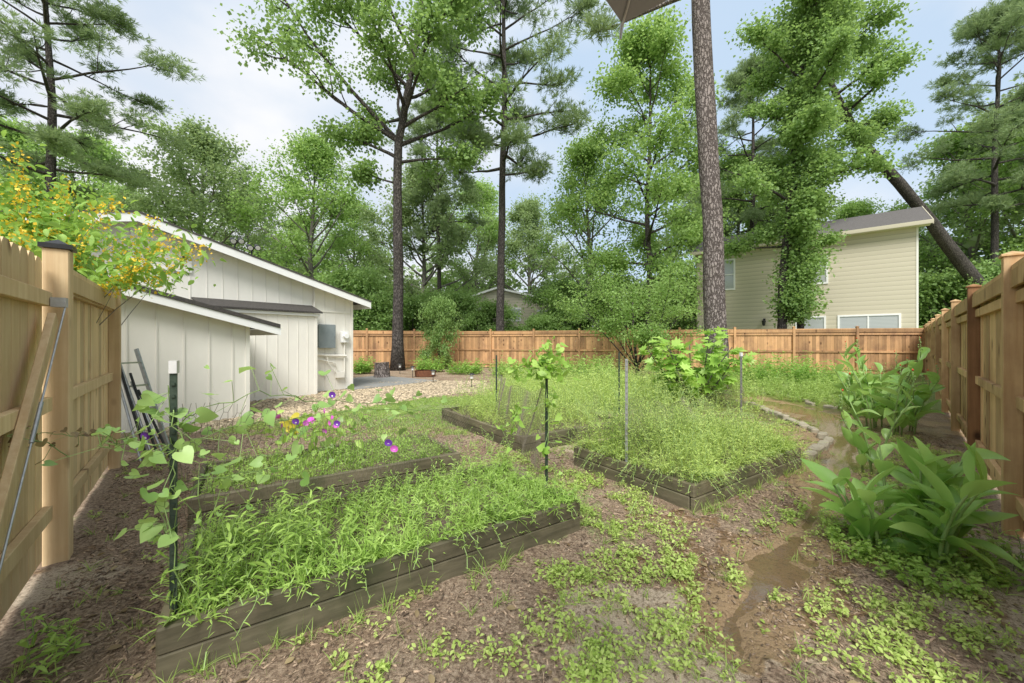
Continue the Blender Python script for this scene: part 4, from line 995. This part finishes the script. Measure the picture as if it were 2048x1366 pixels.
mb=MB(); mb.tube([(0,0,-.05),(0,0,.15),(.01,0,.4),(0,0,.62)],[.36,.31,.29,.28],14,0,False,.06); mb.build('stump_bark',['barkpine'],sp)
mb=MB(); mb.tube([(0,0,.60),(0,0,.615)],[.265,.265],14); mb.build('cut_top',['cutwood'],sp)
fp=empty('fire_pit',(-3.6,16.2,0)); top(fp,'small rusty steel fire pit on mulch','fire pit')
mb=MB()
n=16
for i in range(n):
    a=2*math.pi*i/n; b=2*math.pi*(i+1)/n
    for (r1,z0,z1) in ((.42,.02,.26),): mb.add([(r1*math.cos(a),r1*math.sin(a),z0),(r1*math.cos(b),r1*math.sin(b),z0),(r1*1.05*math.cos(b),r1*1.05*math.sin(b),z1),(r1*1.05*math.cos(a),r1*1.05*math.sin(a),z1),(r1*.94*math.cos(a),r1*.94*math.sin(a),z1),(r1*.94*math.cos(b),r1*.94*math.sin(b),z1)],[(0,1,2,3),(3,2,5,4)])
mb.build('pit_ring',['rust'],fp)
mb=MB(); mb.tube([(0,0,.0),(0,0,.08)],[.38,.38],16); mb.build('ash_bed',['soil'],fp)
um=empty('umbrella',(.37,.22,2.50)); top(um,'dark grey fabric umbrella held up overhead','umbrella')
mb=MB(); n=8; R=.72; a0=math.atan2(.9-.22,.268-.37); rings=6
vs=[(0,0,0)]; 
for r_ in range(1,rings+1):
    f=r_/rings
    for i in range(n*4):
        a=a0+2*math.pi*i/(n*4); w=math.sin(math.pi*(i%4)/4); rr=R*f*(1-.16*w*f); vs.append((math.cos(a)*rr,math.sin(a)*rr,-.29*f*f*(1-.10*w)+.0))
fs=[(0,1+i,1+(i+1)%(n*4)) for i in range(n*4)]
for r_ in range(rings-1):
    for i in range(n*4): q=1+r_*n*4; fs.append((q+i,q+n*4+i,q+n*4+(i+1)%(n*4),q+(i+1)%(n*4)))
mb.add(vs,fs); mb.build('canopy',['fabric'],um,smooth=True)
mb=MB()
for i in range(n):
    a=a0+2*math.pi*i/n; pts=[(math.cos(a)*R*f,math.sin(a)*R*f,-.29*f*f-.006) for f in (0.02,.3,.6,.85,1)]; mb.tube(pts,[.003]*5,5)
    e_=Vector((math.cos(a)*R,math.sin(a)*R,-.29)); mb.tube([e_,e_+Vector((math.cos(a)*.01,math.sin(a)*.01,-.03))],[.005,.003],6)
mb.build('rib',['galv'],um)
mb=MB(); mb.tube([(0,0,.06),(0,0,-1.0)],[.006,.006],8); mb.tube([(0,0,-1.0),(0,0,-1.13)],[.014,.014],8,1); mb.build('handle_shaft',['galv','black'],um)

# ------------------------------------------------------------ world / light / camera
sc=bpy.context.scene
w=bpy.data.worlds.new('World'); sc.world=w; w.use_nodes=True; nt=w.node_tree; nt.nodes.clear()
out=nt.nodes.new('ShaderNodeOutputWorld'); bg=nt.nodes.new('ShaderNodeBackground')
sky=nt.nodes.new('ShaderNodeTexSky'); sky.sky_type='NISHITA'; sky.sun_disc=False; sky.sun_elevation=math.radians(50); sky.sun_rotation=math.radians(182)
sky.dust_density=1; bg.inputs[1].default_value=.15
tc=nt.nodes.new('ShaderNodeTexCoord'); mp=nt.nodes.new('ShaderNodeMapping'); mp.inputs['Scale'].default_value=(1,1,1.7); mp.inputs['Location'].default_value=(.55,.2,.4)
nt.links.new(tc.outputs['Generated'],mp.inputs[0])
nz=nt.nodes.new('ShaderNodeTexNoise'); nz.inputs['Scale'].default_value=1.6; nz.inputs['Detail'].default_value=7; nz.inputs['Roughness'].default_value=.45; nt.links.new(mp.outputs[0],nz.inputs['Vector'])
rp=ramp(nt,nz.outputs['Fac'],[(.36,.10),(.56,.97)])
nz2=nt.nodes.new('ShaderNodeTexNoise'); nz2.inputs['Scale'].default_value=3.2; nz2.inputs['Detail'].default_value=6; nt.links.new(mp.outputs[0],nz2.inputs['Vector'])
cc=ramp(nt,nz2.outputs['Fac'],[(.35,(5.7,5.9,6.3)),(.62,(6.6,6.65,6.8))])
hz=mix(nt,.88,sky.outputs[0],(4.0,5.2,6.6))
c=mix(nt,rp.outputs[0],hz,cc.outputs[0]); nt.links.new(c,bg.inputs[0]); nt.links.new(bg.outputs[0],out.inputs[0])
sl=bpy.data.lights.new('sun','SUN'); sl.energy=5.0; sl.angle=math.radians(28); sl.color=(1,.975,.93)
so=link(bpy.data.objects.new('sun',sl)); 
az=math.radians(182); el=math.radians(50)
dv=Vector((math.sin(az)*math.cos(el),math.cos(az)*math.cos(el),math.sin(el))); so.rotation_euler=dv.to_track_quat('Z','Y').to_euler(); so.location=dv*30
sc.view_settings.view_transform='Standard'; sc.view_settings.look='None'; sc.view_settings.exposure=0
cd=bpy.data.cameras.new('camera'); cd.sensor_width=36; cd.lens=780/2048*36; cd.clip_end=2000; cd.clip_start=.02
co=link(bpy.data.objects.new('camera',cd)); co.location=(0,0,1.45); co.rotation_euler=(math.radians(90),0,0); sc.camera=co
